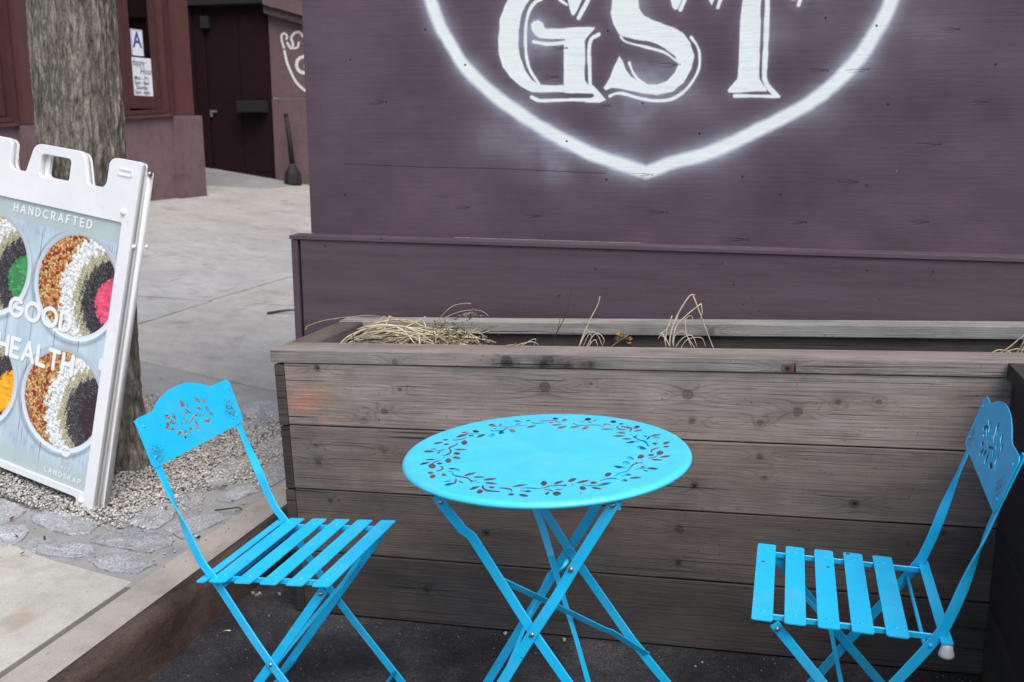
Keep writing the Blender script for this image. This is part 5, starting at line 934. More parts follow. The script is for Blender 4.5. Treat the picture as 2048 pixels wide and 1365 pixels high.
prof = [(RT - .0122, -.0001), (RT - .008, -.0004), (RT - .0045, -.0016), (RT - .0018, -.0042), (RT - .0004, -.0065), (RT, -.0085), (RT - .0006, -.0108), (RT - .0028, -.0130), (RT - .006, -.0140), (RT - .009, -.0135), (RT - .0095, -.011), (RT - .0122, -.0018)]
rg = lathe(bm, prof, 0, 0, 160)
for r_ in range(len(rg) - 1):
    pass
bmesh.ops.recalc_face_normals(bm, faces=bm.faces[:])
me = bpy.data.meshes.new('tabletop'); bm.to_mesh(me); bm.free()
for p in me.polygons:
    c_ = p.center
    p.use_smooth = math.hypot(c_.x, c_.y) > RT - .0121
top = obj('tabletop', me, M_bluetop, table, world_space=False)
top.matrix_local = parent_matrix(table).inverted() @ Matrix.Translation((TX, TY, TZ)) @ tilt

def tz(x, local): return local + CAMBER * (x - TX)
def footz(x): return street(x)
YF, YB = 1.745, 2.125
WY = (0, 1, 0)
def leg(name, P, parent, mat=M_blue, w=.021, th=.004, wd=None):
    bm = bmesh.new()
    Pn = [Vector(p) for p in P]
    if wd is None:
        # width lies in the x-z plane, at right angles to the bar
        wd = []
        for i in range(len(Pn)):
            d = (Pn[min(i + 1, len(Pn) - 1)] - Pn[max(i - 1, 0)]).normalized()
            wd.append(tuple(d.cross(Vector((0, 1, 0)))))
    strip(bm, Pn, wd, w, th)
    o = finish(name, bm, mat, parent, smooth=True)
    o.data.set_sharp_from_angle(angle=R(32))
    return o
for sy, yb, ins in ((-1, YF, 1), (1, YB, -1)):
    # A bar: top left to bottom right, cranked below its pivot so it clears the other bar
    o1 = yb + sy * (.010 if sy < 0 else .006); o2 = yb - sy * .002
    dz_ = .009 if sy < 0 else 0
    leg('leg', [(-.633, o1, .688 - dz_), (-.625, o1, .6745 - dz_), (-.582, o1, .615), (-.567, o2, .598), (-.4415, o2, .409), (-.30, o2, .217), (-.124, o2, footz(-.124))], table)
    # B bar: top right to bottom left
    bs = 0.0 if sy < 0 else -.018
    leg('leg', [(x_ + bs, y_, z_) for x_, y_, z_ in ((-.281, o2 + sy * .005, .7045), (-.2875, o2 + sy * .005, .692), (-.366, o2 + sy * .005, .548), (-.386, o2 + sy * .005, .508), (-.392, o2 + sy * .0075, .496), (-.4415, o2 + sy * .0065, .409), (-.665, o2 + sy * .0065, footz(-.683) if sy > 0 else footz(-.665)))], table)
    rivet('rivet', (-.4415 + bs * .45, (o2 + sy * .009) if sy < 0 else (o2 - .003), .409 + (.011 if sy > 0 else 0)), (0, sy, 0), .0055, M_rivet, table)
    rivet('rivet', (-.6255, o1 + sy * .002, .677 - dz_), (0, sy, 0), .0055, M_rivet, table)
    rivet('rivet', (-.2875 + bs, o2 + sy * .007, .694), (0, sy, 0), .0055, M_rivet, table)
    rivet('rivet', (-.3655, o2 + sy * .0075, .5555), (0, sy, 0), .0055, M_rivet, table)
    # hanger brackets under the top
    for bx in (-.622, -.2875):
        bm = bmesh.new()
        zt = tz(bx, TZ) - .003
        hexa(bm, [(bx - .014, yb - sy * .002 - .001, zt - .034), (bx + .014, yb - sy * .002 - .001, zt - .034), (bx + .014, yb - sy * .002 + .001, zt - .034), (bx - .014, yb - sy * .002 + .001, zt - .034),
                  (bx - .016, yb - sy * .002 - .001, zt), (bx + .016, yb - sy * .002 - .001, zt), (bx + .016, yb - sy * .002 + .001, zt), (bx - .016, yb - sy * .002 + .001, zt)])
        finish('hanger_bracket', bm, M_blue, table)
# catch on the front bar
bm = bmesh.new()
tube(bm, [(-.372, YF - .010, .576), (-.374, YF - .020, .572), (-.381, YF - .020, .558), (-.384, YF - .010, .552)], [.004, .0045, .0045, .004], 8)
finish('catch', bm, M_blue, table, smooth=True)
# rails and braces
for xx in (-.622, -.2875):
    zt = tz(xx, TZ) - .0035
    bm = bmesh.new(); strip(bm, [(xx, YF, zt), (xx, YB, zt)], (1, 0, 0), .018, .003); finish('top_rail', bm, M_blue, table)
for xx in (-.16, -.63):
    bm = bmesh.new(); tube(bm, [(xx, YF, footz(xx) + .045), (xx, YB, footz(xx) + .045)], .005, 8); finish('foot_rod', bm, M_blue, table, smooth=True)
leg('cross_brace', [(-.508, YF + .004, .512), (-.44, YF + .10, .43), (-.345, YF + .255, .30), (-.33, YF + .275, .285), (-.262, YB - .004, .186)], table, w=.015, th=.003)
leg('cross_brace', [(-.497, YB - .004, .36), (-.50, YB - .17, .34), (-.508, YF + .006, .285)], table, w=.008, th=.003)
leg('support_bar', [(-.545, 2.02, .68), (-.52, 2.00, .62), (-.475, 1.97, .53), (-.455, 1.955, .48), (-.43, 1.945, .41), (-.39, 1.93, .30), (-.355, 1.92, .19), (-.325, 1.91, footz(-.32) + .055)], table, w=.017, th=.0035,
    wd=[(1, 0, .4), (1, 0, .4), (1, .1, .4), (.6, .8, .1), (.25, 1, 0), (.15, 1, 0), (.3, 1, .1), (1, .2, .2)])

# ---- chairs
PL_HOLES = [[[1410,252],[1401,276],[1395,312],[1401,360],[1414,396],[1433,424],[1466,453],[1536,480],[1556,388],[1545,360],[1532,340],[1502,308],[1466,281]],[[1970,280],[1960,290],[1933,340],[1919,388],[1914,430],[1918,472],[1939,522],[1984,563],[1992,564],[2045,466],[2045,416],[2030,368],[2008,326]],[[1642,340],[1636,360],[1639,402],[1653,438],[1681,472],[1732,504],[1795,515],[1799,438],[1778,410],[1740,378],[1698,357]],[[2362,373],[2284,402],[2311,438],[2356,481],[2412,492],[2468,492],[2516,488],[2593,466],[2564,430],[2544,414],[2524,399],[2474,378],[2426,370]],[[1236,421],[1182,444],[1204,494],[1222,518],[1250,532],[1278,537],[1334,539],[1396,517],[1407,507],[1398,466],[1362,436],[1320,421],[1250,418]],[[2776,485],[2698,504],[2656,521],[2622,542],[2584,584],[2555,640],[2541,690],[2542,724],[2572,771],[2608,766],[2612,704],[2621,676],[2649,612],[2678,573],[2712,547],[2816,500],[2817,494],[2804,480]],[[1116,570],[1082,582],[1056,612],[1055,626],[1062,648],[1096,671],[1166,643],[1180,620],[1176,592],[1166,581],[1138,565]],[[1732,568],[1676,582],[1642,599],[1628,583],[1614,578],[1592,584],[1588,606],[1604,626],[1604,634],[1583,718],[1586,724],[1600,728],[1614,728],[1623,718],[1647,662],[1663,640],[1690,626],[1732,617],[1802,618],[1914,671],[1992,693],[2068,705],[2110,705],[2166,692],[2264,638],[2328,626],[2426,616],[2434,606],[2434,598],[2426,588],[2292,590],[2250,596],[2208,610],[2132,648],[2082,651],[1978,629],[1858,575],[1830,568],[1782,565]],[[1466,610],[1452,617],[1446,626],[1452,645],[1488,651],[1502,645],[1508,634],[1502,616],[1480,609]],[[1312,638],[1264,666],[1158,739],[1116,753],[1060,747],[1034,738],[1037,731],[1060,718],[1043,682],[1018,665],[976,652],[928,650],[892,656],[857,674],[840,690],[892,742],[934,756],[956,782],[983,803],[1046,825],[1102,831],[1144,826],[1186,812],[1222,791],[1264,756],[1347,662],[1340,652]],[[2370,730],[2348,735],[2328,747],[2300,732],[2244,745],[2222,760],[2204,780],[2200,816],[2230,846],[2236,848],[2306,825],[2332,802],[2342,770],[2384,769],[2421,746],[2424,738],[2418,735]],[[1956,744],[1872,793],[1813,844],[1779,892],[1754,954],[1704,999],[1680,1040],[1674,1074],[1686,1110],[1732,1152],[1740,1155],[1754,1146],[1836,1082],[1846,1046],[1842,1012],[1826,976],[1804,948],[1857,878],[1980,760],[1978,751]],[[1334,750],[1295,788],[1269,822],[1246,878],[1244,900],[1248,934],[1278,975],[1284,973],[1353,906],[1365,872],[1364,808],[1342,752]],[[1761,779],[1718,785],[1690,798],[1672,822],[1684,833],[1726,849],[1761,847],[1795,834],[1812,816],[1817,802],[1788,784]],[[2608,827],[2552,846],[2524,872],[2510,892],[2506,920],[2512,942],[2552,972],[2628,934],[2650,906],[2654,886],[2651,864],[2642,852]],[[1144,841],[1074,863],[1040,882],[1018,900],[1001,920],[990,948],[1001,990],[1012,993],[1110,968],[1141,942],[1160,914],[1170,878],[1170,844],[1166,838]],[[1908,910],[1890,948],[1885,983],[1898,1026],[1928,1054],[1958,1004],[1958,983],[1939,934],[1914,907]],[[2412,911],[2334,940],[2278,977],[2255,1004],[2241,1040],[2258,1087],[2278,1085],[2362,1057],[2376,1051],[2404,1025],[2428,983],[2434,948],[2430,914],[2426,909]]]
PW, PH = .385, .118
def plate_outline():
    P_ = []
    def arc(cx, cy, r, a0, a1, n=5):
        for k in range(n + 1):
            a = R(a0 + (a1 - a0) * k / n)
            P_.append((cx + r * math.cos(a), cy + r * math.sin(a)))
    r = .013
    arc(r, r, r, 180, 270); arc(PW - r, r, r, 270, 360); arc(PW - r, PH - r, r, 0, 90)
    for q in sp2([(.318, .1175), (.300, .1185), (.283, .1265), (.255, .1385), (.222, .1475), (.188, .1508), (.152, .1492), (.115, .1415), (.090, .132), (.072, .1215), (.058, .1178)], 3): P_.append(q)
    arc(r, PH - r, r, 90, 180)
    return P_
def build_chair(label, x0, cy, d, hw, rivz, crossz, ucross, barfoot, legtop, legfoot, topu, topz, plate_b, plate_t, uF, zF, zB, pitch, cap_side, roll=0.0):
    """x grows towards the seat front when d = +1; every point is given in world metres"""
    ch = thing('bistro_chair', label, 'chair', (x0, cy, street(x0)), 'sky-blue folding chairs at the table')
    X = lambda u: x0 + d * u
    # long side bars: face forward behind the plate, twist a quarter turn and run down to the front foot
    for s in (-1, 1):
        yy = cy + s * hw
        P = smooth_path([(X(plate_t[0] - .004), yy, plate_t[1] - .012), (X(topu - .002), yy, topz), (X(topu + (-.125 - topu) * .27), yy, topz - (topz - rivz) * .33), (X(topu + (-.125 - topu) * .655), yy, topz - (topz - rivz) * .77), (X(-.125), yy, rivz), (X(0), yy, crossz), (X(barfoot), yy, street(X(barfoot)))], 16)
        wd = []
        n = len(P)
        for i, p in enumerate(P):
            dd = (P[min(i + 1, n - 1)] - P[max(i - 1, 0)]).normalized()
            side = dd.cross(Vector((0, 1, 0))).normalized()
            t = (p.z - (rivz + .09)) / (topz - .03 - (rivz + .09))
            t = max(0, min(1, 1 - t))
            t = t * t * (3 - 2 * t)
            a = t * PI / 2
            wd.append(tuple(Vector((0, s, 0)) * math.cos(a) + side * d * math.sin(a)))
        leg('side_bar', P, ch, w=.021, th=.0042, wd=wd)
        rivet('rivet', (X(-.125), yy + s * .0025, rivz), (0, s, 0), .0042, M_blue, ch)
        rivet('rivet', (X(0), yy + s * .0025, crossz), (0, s, 0), .0048, M_rivet, ch)
        yi = cy + s * (hw - .006)
        leg('leg', [(X(legtop[0] + .007), yi, legtop[1] + .010), (X(0), yi, crossz), (X(legfoot), yi, street(X(legfoot)))], ch, w=.021, th=.004)
        rivet('rivet', (X(legtop[0]), yi + s * .003, legtop[1]), (0, s, 0), .0055, M_rivet, ch)
        # seat rail under the slats
        yr = cy + s * (hw - .013)
        zt = lambda u: zB + (zF - zB) * (u - (uF - .3)) / .3
        bm = bmesh.new()
        strip(bm, [(X(-.155), yr, zt(-.155) - .009), (X(uF - .012), yr, zt(uF - .012) - .009)], (0, 0, 1), .013, .004)
        finish('seat_rail', bm, M_blue, ch)
    # slats
    sl = .1925
    us = [(uF - .0415 - k * pitch, uF - k * pitch) for k in range(5)] + [(-.162, -.140)]
    for k, (a, b_) in enumerate(us):
        bm = bmesh.new()
        za, zb = zt(a), zt(b_)
        l_ = sl if k < 5 else sl + .004
        hexa(bm, [(X(a), cy - l_, za - .0026), (X(b_), cy - l_, zb - .0026), (X(b_), cy + l_, zb - .0026), (X(a), cy + l_, za - .0026),
                  (X(a), cy - l_, za), (X(b_), cy - l_, zb), (X(b_), cy + l_, zb), (X(a), cy + l_, za)])
        vert = [e for e in bm.edges if abs(e.verts[0].co.z - e.verts[1].co.z) > .002 and abs(e.verts[0].co.x - e.verts[1].co.x) < 1e-5]
        bmesh.ops.bevel(bm, geom=vert, offset=.0028, segments=2, affect='EDGES')
        bmesh.ops.recalc_face_normals(bm, faces=bm.faces[:])
        finish('slat', bm, M_blue_chip if (d < 0 or k == 2) else M_blue, ch)
        for s in (-1, 1):
            if k < 5: rivet('rivet', (X((a + b_) / 2), cy + s * (hw - .013), (za + zb) / 2), (0, 0, 1), .0042, M_blue, ch)
    # rods and ties between the two sides
    bm = bmesh.new(); tube(bm, [(X(-.118), cy - hw, rivz - .012), (X(-.118), cy + hw, rivz - .012)], .0042, 8); finish('rear_rod', bm, M_blue, ch, smooth=True)
    for u_, z_ in ((barfoot - .02, None), (legfoot + .035, None)):
        zz = street(X(u_)) + .032
        bm = bmesh.new(); tube(bm, [(X(u_), cy - hw + .004, zz), (X(u_), cy + hw - .004, zz)], .005, 8); finish('foot_rod', bm, M_blue, ch, smooth=True)
    leg('stay', [(X(legtop[0] - .045), cy + hw - .030, legtop[1] - .055), (X(.045), cy + hw - .05, crossz + .07), (X(.02), cy - hw + .06, crossz + .02), (X(-.02), cy - hw + .012, crossz - .04)], ch, w=.010, th=.003)
    # backrest plate with cut-outs
    up = Vector((X(plate_t[0]) - X(plate_b[0]), 0, plate_t[1] - plate_b[1])).normalized()
    ax = Vector((0, 1, 0)) if d > 0 else Vector((0, -1, 0))
    nz = ax.cross(up)
    if roll:
        rm = Matrix.Rotation(roll, 3, nz); ax = rm @ ax; up = rm @ up
    me = plate_with_holes(plate_outline(), [[(a / 1e4, b_ / 1e4) for a, b_ in l] for l in PL_HOLES], .0012)
    o = obj('backrest_plate', me, mat_blue('sky_blue_paint_backrest', .004, [(.03, .03, .045), (.345, .045, .05)], (.008, .52, .90)), ch, world_space=False)
    org = Vector((X(plate_b[0]), cy, plate_b[1])) - ax * PW / 2 + nz * .0045
    mm = Matrix.Identity(4)
    for i in range(3):
        mm[i][0] = ax[i]; mm[i][1] = up[i]; mm[i][2] = nz[i]; mm[i][3] = org[i]
    o.matrix_local = parent_matrix(ch).inverted() @ mm
    for (a, b_) in ((.022, .095), (PW - .022, .095), (.022, .022), (PW - .022, .022)):
        rivet('rivet', org + ax * a + up * b_, nz, .0035, M_blue, ch)
    if cap_side:
        bm = bmesh.new()
        r_ = lathe(bm, [(.008, .006), (.0105, .003), (.0115, -.004), (.0145, -.014), (.0145, -.019), (.012, -.021)], 0, 0, 16)
        bm.faces.new(r_[0]); bm.faces.new(r_[-1])
        bmesh.ops.transform(bm, matrix=Matrix.Translation((X(-.152), cy - sl + .004, zB - .010)), verts=bm.verts[:])
        bmesh.ops.recalc_face_normals(bm, faces=bm.faces[:])
        finish('plastic_cap', bm, M_cap, ch, smooth=True)
    return ch
build_chair('sky-blue folding chair left of the table, facing right, cut-out backrest showing gravel', -1.073, 2.0, 1, .170,
            .378, .197, 0, .179, (.130, .385), -.160, -.252, .638, (-.256, .643), (-.297, .760), .163, .418, .392, .0635, False)
build_chair('sky-blue folding chair right of the table, facing left, white plastic cap under its seat', .185, 2.09, -1, .170,
            .401, .207, 0, .115, (.162, .392), -.158, -.215, .690, (-.215, .696), (-.248, .812), .2135, .4215, .4215, .0640, True, R(-3.0))

# ============================================================ PLASTIC A-FRAME SIGN
S_O = Vector((-2.230, 2.689, .098)); S_X = Vector((-1.071, .230, .129)); S_Y = Vector((.211, .058, .983))
S_N = S_X.cross(S_Y).normalized()          # points away from the reader
if S_N.y < 0: S_N = -S_N
def sw(x, y, d=0.0, lean=0.0): return S_O + S_X * x + S_Y * y + S_N * (d + lean * (1.2 - y))
def mat_plastic():
    m, N, L, b = new_mat('white_moulded_plastic', .42, .5)
    v = coord(N, L)
    f = noise(N, L, v, 6, 5, .6)
    c = ramp(N, L, f, [(.3, (.77, .785, .80)), (.7, (.84, .85, .855))])
    d = noise(N, L, coord(N, L, 'Object', (1, 1, .4)), 26, 5, .75)
    c = mixc(N, L, ramp(N, L, d, [(.60, grey(0)), (.78, grey(.35))]), c, (.40, .38, .36))
    L.new(c, b.inputs['Base Color'])
    bump(N, L, b, noise(N, L, v, 260, 2), .12, .0006)
    b.inputs['Subsurface Weight'].default_value = .08
    b.inputs['Subsurface Radius'].default_value = (.01, .01, .01)
    return m
M_plastic = mat_plastic()
SW = .680
def sign_outline(inset=0.0):
    P_ = []
    def c(x, y, r, a0, a1, n=4):
        for k in range(n + 1):
            a = R(a0 + (a1 - a0) * k / n); P_.append((x + r * math.cos(a), y + r * math.sin(a)))
    # clockwise from the right foot (x grows leftwards in the picture)
    c(.008, .008, .008, 270, 180, 2)
    c(.012, 1.188, .012, 180, 90, 3)
    c(.098, 1.170, .030, 90, 20)
    P_ += [(.127, 1.120)]
    c(.150, 1.118, .020, 200, 270, 3)
    c(.195, 1.108, .010, 270, 340, 3)
    c(.262, 1.162, .038, 165, 90)
    c(.420, 1.162, .038, 90, 15)
    c(.485, 1.108, .010, 200, 270, 3)
    c(SW - .150, 1.118, .020, 270, 340, 3)
    P_ += [(SW - .127, 1.120)]
    c(SW - .098, 1.170, .030, 160, 90)
    c(SW - .012, 1.188, .012, 90, 0, 3)
    c(SW - .008, -.092, .008, 0, -90, 2)
    P_ += [(SW - .075, -.100)]
    c(SW - .085, .028, .012, -20, 90, 3)
    c(.085, .028, .012, 90, 200, 3)
    P_ += [(.070, .0)]
    return P_
def rrect(x0, x1, y0, y1, r, n=3):
    P_ = []
    for cx, cy, a in ((x1 - r, y1 - r, 0), (x0 + r, y1 - r, 90), (x0 + r, y0 + r, 180), (x1 - r, y0 + r, 270)):
        for k in range(n + 1):
            t = R(a + 90 * k / n); P_.append((cx + r * math.cos(t), cy + r * math.sin(t)))
    return P_
def sheet(name, outline, holes, d0, d1, parent, mat, lean=0.0, bev=.0):
    me = plate_with_holes(outline, holes, 1.0)      # z from -1 to 0
    bm = bmesh.new(); bm.from_mesh(me); bpy.data.meshes.remove(me)
    if bev:
        bmesh.ops.remove_doubles(bm, verts=bm.verts[:], dist=1e-5)
        rim = [e for e in bm.edges if e.calc_length() > 0 and abs(e.verts[0].co.z - e.verts[1].co.z) < 1e-6 and len(e.link_faces) == 2 and abs(e.link_faces[0].normal.dot(e.link_faces[1].normal)) < .5 and e.verts[0].co.z > -.5]
        for v in bm.verts: v.co.z *= (d1 - d0)
        bm.normal_update()
        bmesh.ops.bevel(bm, geom=rim, offset=bev, segments=3, affect='EDGES', profile=.5, clamp_overlap=True)
        for v in bm.verts: v.co.z /= (d1 - d0)
    for v in bm.verts:
        v.co = sw(v.co.x, v.co.y, d0 - v.co.z * (d1 - d0), lean)
    bmesh.ops.recalc_face_normals(bm, faces=bm.faces[:])
    o = finish(name, bm, mat, parent)
    return o
sign = thing('sandwich_board', 'white plastic A-frame sign with printed bowls of granola and fruit', 'sign', tuple(S_O))
hole_h = rrect(.284, .416, 1.092, 1.170, .014)
ins = rrect(.045, SW - .045, .066, 1.0, .006, 2)
sheet('front_shell', sign_outline(), [hole_h, ins], 0, .020, sign, M_plastic, bev=.006)
sheet('front_back', [(x * .994 + .002, y * .996 + .002) for x, y in sign_outline()], [rrect(.286, .396, 1.094, 1.168, .014)], .0205, .030, sign, M_plastic)
rear = [(0, .0), (0, 1.17), (.09, 1.165), (.118, 1.075), (SW - .118, 1.075), (SW - .09, 1.165), (SW, 1.17), (SW, -.09), (SW - .07, -.10), (SW - .085, .035), (.085, .035), (.07, 0)]
sheet('rear_shell', rear, [], .0315, .056, sign, M_plastic, lean=.014, bev=.005)
# small moulded details
bm = bmesh.new()
for (x0, x1, y0, y1, d0, d1) in ((.030, .082, 1.166, 1.171, -.003, .0), (.030, .082, 1.148, 1.153, -.003, 0), (.028, .033, 1.150, 1.169, -.003, 0), (.079, .084, 1.150, 1.169, -.003, 0)):
    hexa(bm, [sw(x0, y0, d1), sw(x1, y0, d1), sw(x1, y0, d0), sw(x0, y0, d0), sw(x0, y1, d1), sw(x1, y1, d1), sw(x1, y1, d0), sw(x0, y1, d0)])
bmesh.ops.recalc_face_normals(bm, faces=bm.faces[:])
finish('latch_slot', bm, M_plastic, sign)
for (x, y) in ((.042, 1.035), (.052, .036)):
    rivet('plug', sw(x, y, -.0005), -S_N, .011, M_plastic, sign)
for x in (.0, SW):
    s = -1 if x == 0 else 1
    rivet('hinge_bolt', sw(x, 1.166, .040), S_X * s, .009, M_rivet, sign)
    for d in (.018, .070):
        rivet('plug', sw(x, .93, d, 0), S_X * s, .007, M_plastic, sign)
# clip at the insert's edge
bm = bmesh.new(); hexa(bm, [sw(.045, .50, .006), sw(.056, .505, .006), sw(.056, .505, -.0005), sw(.045, .50, -.0005), sw(.045, .545, .006), sw(.056, .54, .006), sw(.056, .54, -.0005), sw(.045, .545, -.0005)])
bmesh.ops.recalc_face_normals(bm, faces=bm.faces[:]); finish('insert_clip', bm, M_plastic, sign)

# ---- the printed insert
PXI0, PXI1, PY0, PY1 = .046, SW - .046, .067, .999
PR = .0009
PWd, PHt = int((PXI1 - PXI0) / PR), int((PY1 - PY0) / PR)
img = np.empty((PHt, PWd, 3), np.float32)
yy, xx = np.mgrid[0:PHt, 0:PWd].astype(np.float32)
U = PXI1 - (xx + .5) * PR            # design x (grows to the left)
Vd = PY1 - (yy + .5) * PR
streak = vnoise(PHt, PWd, 160, 3, 3, .7)
blotch = vnoise(PHt, PWd, 120, 60, 3)
pale = np.array([.80, .86, .91], np.float32)
img[:] = pale * (.93 + .12 * (streak[..., None] - .5) + .16 * (blotch[..., None] - .5) + .04)
img[..., 0] *= .97
for ux in (.16, .268, .376, .49, .60):
    t = np.exp(-((U - ux) / .0012) ** 2) * (.3 + .7 * (blotch > .45))
    img *= (1 - .55 * t)[..., None]
wear = np.clip((vnoise(PHt, PWd, 55, 2.2, 2, .6) - .60) * 7, 0, 1) * np.clip((vnoise(PHt, PWd, 70, 70, 3) - .42) * 5, 0, 1)
wear *= np.clip(1 - np.minimum(np.abs(Vd - .90) / .05, np.abs(Vd - .17) / .06), 0, 1) + .25 * np.clip((blotch - .6) * 4, 0, 1)
img = img * (1 - .75 * wear[..., None]) + np.array([.42, .42, .66]) * .75 * wear[..., None]
img = img.astype(np.float32)
def disc(cx, cy, r):
    return np.hypot(U - cx, Vd - cy) - r
def blob(u, v, a, b_, th, colr, hard=2.0):
    i = (PY1 - v) / PR; j = (PXI1 - u) / PR
    a /= PR; b_ /= PR
    i0, i1 = int(i - a - 1), int(i + a + 2); j0, j1 = int(j - a - 1), int(j + a + 2)
    if i0 < 0 or j0 < 0 or i1 > PHt or j1 > PWd: return
    Y_, X_ = np.mgrid[i0:i1, j0:j1]
    dy, dx = Y_ - i, X_ - j
    p = dx * math.cos(th) + dy * math.sin(th); q = -dx * math.sin(th) + dy * math.cos(th)
    e = (p / a) ** 2 + (q / max(b_, .6)) ** 2
    t = np.clip((1 - e) * hard, 0, 1)[..., None]
    sh = (1.06 - .28 * np.clip(dy / a, -1, 1) - .25 * e)[..., None]
    img[i0:i1, j0:j1] = img[i0:i1, j0:j1] * (1 - t) + np.clip(np.array(colr, np.float32) * sh, 0, 1) * t
BR = .186
BOWLS = [(.200, .757, (.90, .30, .44), 'r'), (.198, .357, (.16, .08, .14), 'r'), (.592, .757, (.22, .54, .30), 'l'), (.592, .340, (.97, .66, .08), 'l')]
for bi, (cx, cy, smooth, side) in enumerate(BOWLS):
    d = disc(cx, cy, BR)
    sd = np.clip(1 - np.abs(disc(cx + .004, cy - .010, BR + .004)) / .012, 0, 1) * (d > 0)
    img *= (1 - .22 * sd)[..., None]
    t = np.clip(.5 - d / (2 * PR), 0, 1)[..., None]
    rimc = np.array([.80, .84, .88], np.float32) * (1.02 - .22 * np.clip((Vd - cy) / BR, -1, 1) * .6)[..., None]
    img = img * (1 - t) + rimc * t
    for rr, w_, k in ((BR - .002, .0022, 1.14), (BR - .014, .003, .92)):
        t = np.clip(1 - np.abs(disc(cx, cy, rr)) / w_, 0, 1)[..., None] * .7
        img = img * (1 - t) + img * k * t
    ri = BR - .0175
    d = disc(cx, cy, ri)
    t = np.clip(.5 - d / (2 * PR), 0, 1)[..., None]
    sm = vnoise(PHt, PWd, 14, 26, 3)
    hi = np.clip((vnoise(PHt, PWd, 5, 18, 2) - .62) * 6, 0, 1)[..., None]
    cc = np.array(smooth, np.float32) * (.78 + .5 * sm[..., None]) + hi * .14
    img = img * (1 - t) + np.clip(cc, 0, 1) * t
    dist_ = np.hypot(U - (cx - 1.02 * ri), Vd - (cy - .16 * ri)) / ri + .10 * (vnoise(PHt, PWd, 9, 9, 3) - .5)
    for lo_, cb in ((.52, (.13, .11, .13)), (.86, (.66, .64, .52)), (1.10, (.84, .87, .88)), (1.38, (.46, .27, .13))):
        t2 = t * np.clip((dist_ - lo_) / .012, 0, 1)[..., None]
        img = img * (1 - t2) + np.array(cb, np.float32) * (.8 + .4 * vnoise(PHt, PWd, 4, 4, 2)[..., None]) * t2
    # toppings lie in arcs round the smoothie, which peeps out at the right
    gx, gy = cx - 1.02 * ri, cy - .16 * ri
    def place(n_, lo, hi_, fn):
        k = 0
        while k < n_:
            a = rng.uniform(0, 2 * PI); q = ri * math.sqrt(rng.random()) * .985
            u = cx + q * math.cos(a); v = cy + q * math.sin(a)
            s_ = math.hypot(u - gx, v - gy) / ri + .06 * math.sin(9 * u * 30 + v * 60)
            k += 1
            if lo <= s_ <= hi_: fn(u, v)
    oats = [(.78, .56, .30), (.86, .66, .40), (.66, .42, .20), (.90, .76, .54), (.55, .32, .14), (.80, .60, .34)]
    seeds = [(.88, .86, .72), (.78, .76, .58), (.95, .93, .82), (.62, .60, .46)]
    chia = [(.10, .09, .11), (.16, .14, .17), (.30, .28, .32), (.07, .06, .08), (.55, .54, .56)]
    pk = lambda L_: L_[int(rng.integers(len(L_)))]
    place(9000, 1.34, 3, lambda u, v: blob(u, v, rng.uniform(.002, .0034), .0018, rng.uniform(0, 3.1), (.34, .18, .09)))
    place(4200, 1.38, 3, lambda u, v: blob(u, v, rng.uniform(.005, .0095), rng.uniform(.003, .0048), rng.uniform(0, 3.1), pk(oats)))
    place(110, 1.44, 3, lambda u, v: blob(u, v, rng.uniform(.008, .013), rng.uniform(.0045, .0065), rng.uniform(0, 3.1), pk([(.62, .14, .08), (.50, .10, .05), (.72, .24, .10)])))
    place(2000, 1.09, 1.40, lambda u, v: blob(u, v, rng.uniform(.007, .015), rng.uniform(.0035, .007), rng.uniform(0, 3.1), pk([(.93, .95, .93), (.86, .89, .90), (.98, .98, .96)])))
    place(9000, .86, 1.10, lambda u, v: blob(u, v, rng.uniform(.0014, .0026), .0012, rng.uniform(0, 3.1), pk(seeds)))
    place(1500, .88, 1.05, lambda u, v: blob(u, v, .0016, .0014, 0, pk(chia)))
    place(11000, .52, .88, lambda u, v: blob(u, v, rng.uniform(.0014, .0028), .0014, rng.uniform(0, 3.1), pk(chia)))
    place(900, .56, .86, lambda u, v: blob(u, v, .0016, .0013, 0, pk([(.62, .60, .60), (.30, .18, .22)])))
# washed green bands at head and foot
mint = np.array([.735, .80, .795], np.float32)
t = (np.clip((Vd - (.928 - .05 * 0)) / .004, 0, 1) * .92)[..., None]; img = img * (1 - t) + mint * (.98 + .06 * (blotch[..., None] - .5)) * t
t = (np.clip((.148 - Vd) / .03, 0, 1) * .80)[..., None]; img = img * (1 - t) + mint * t
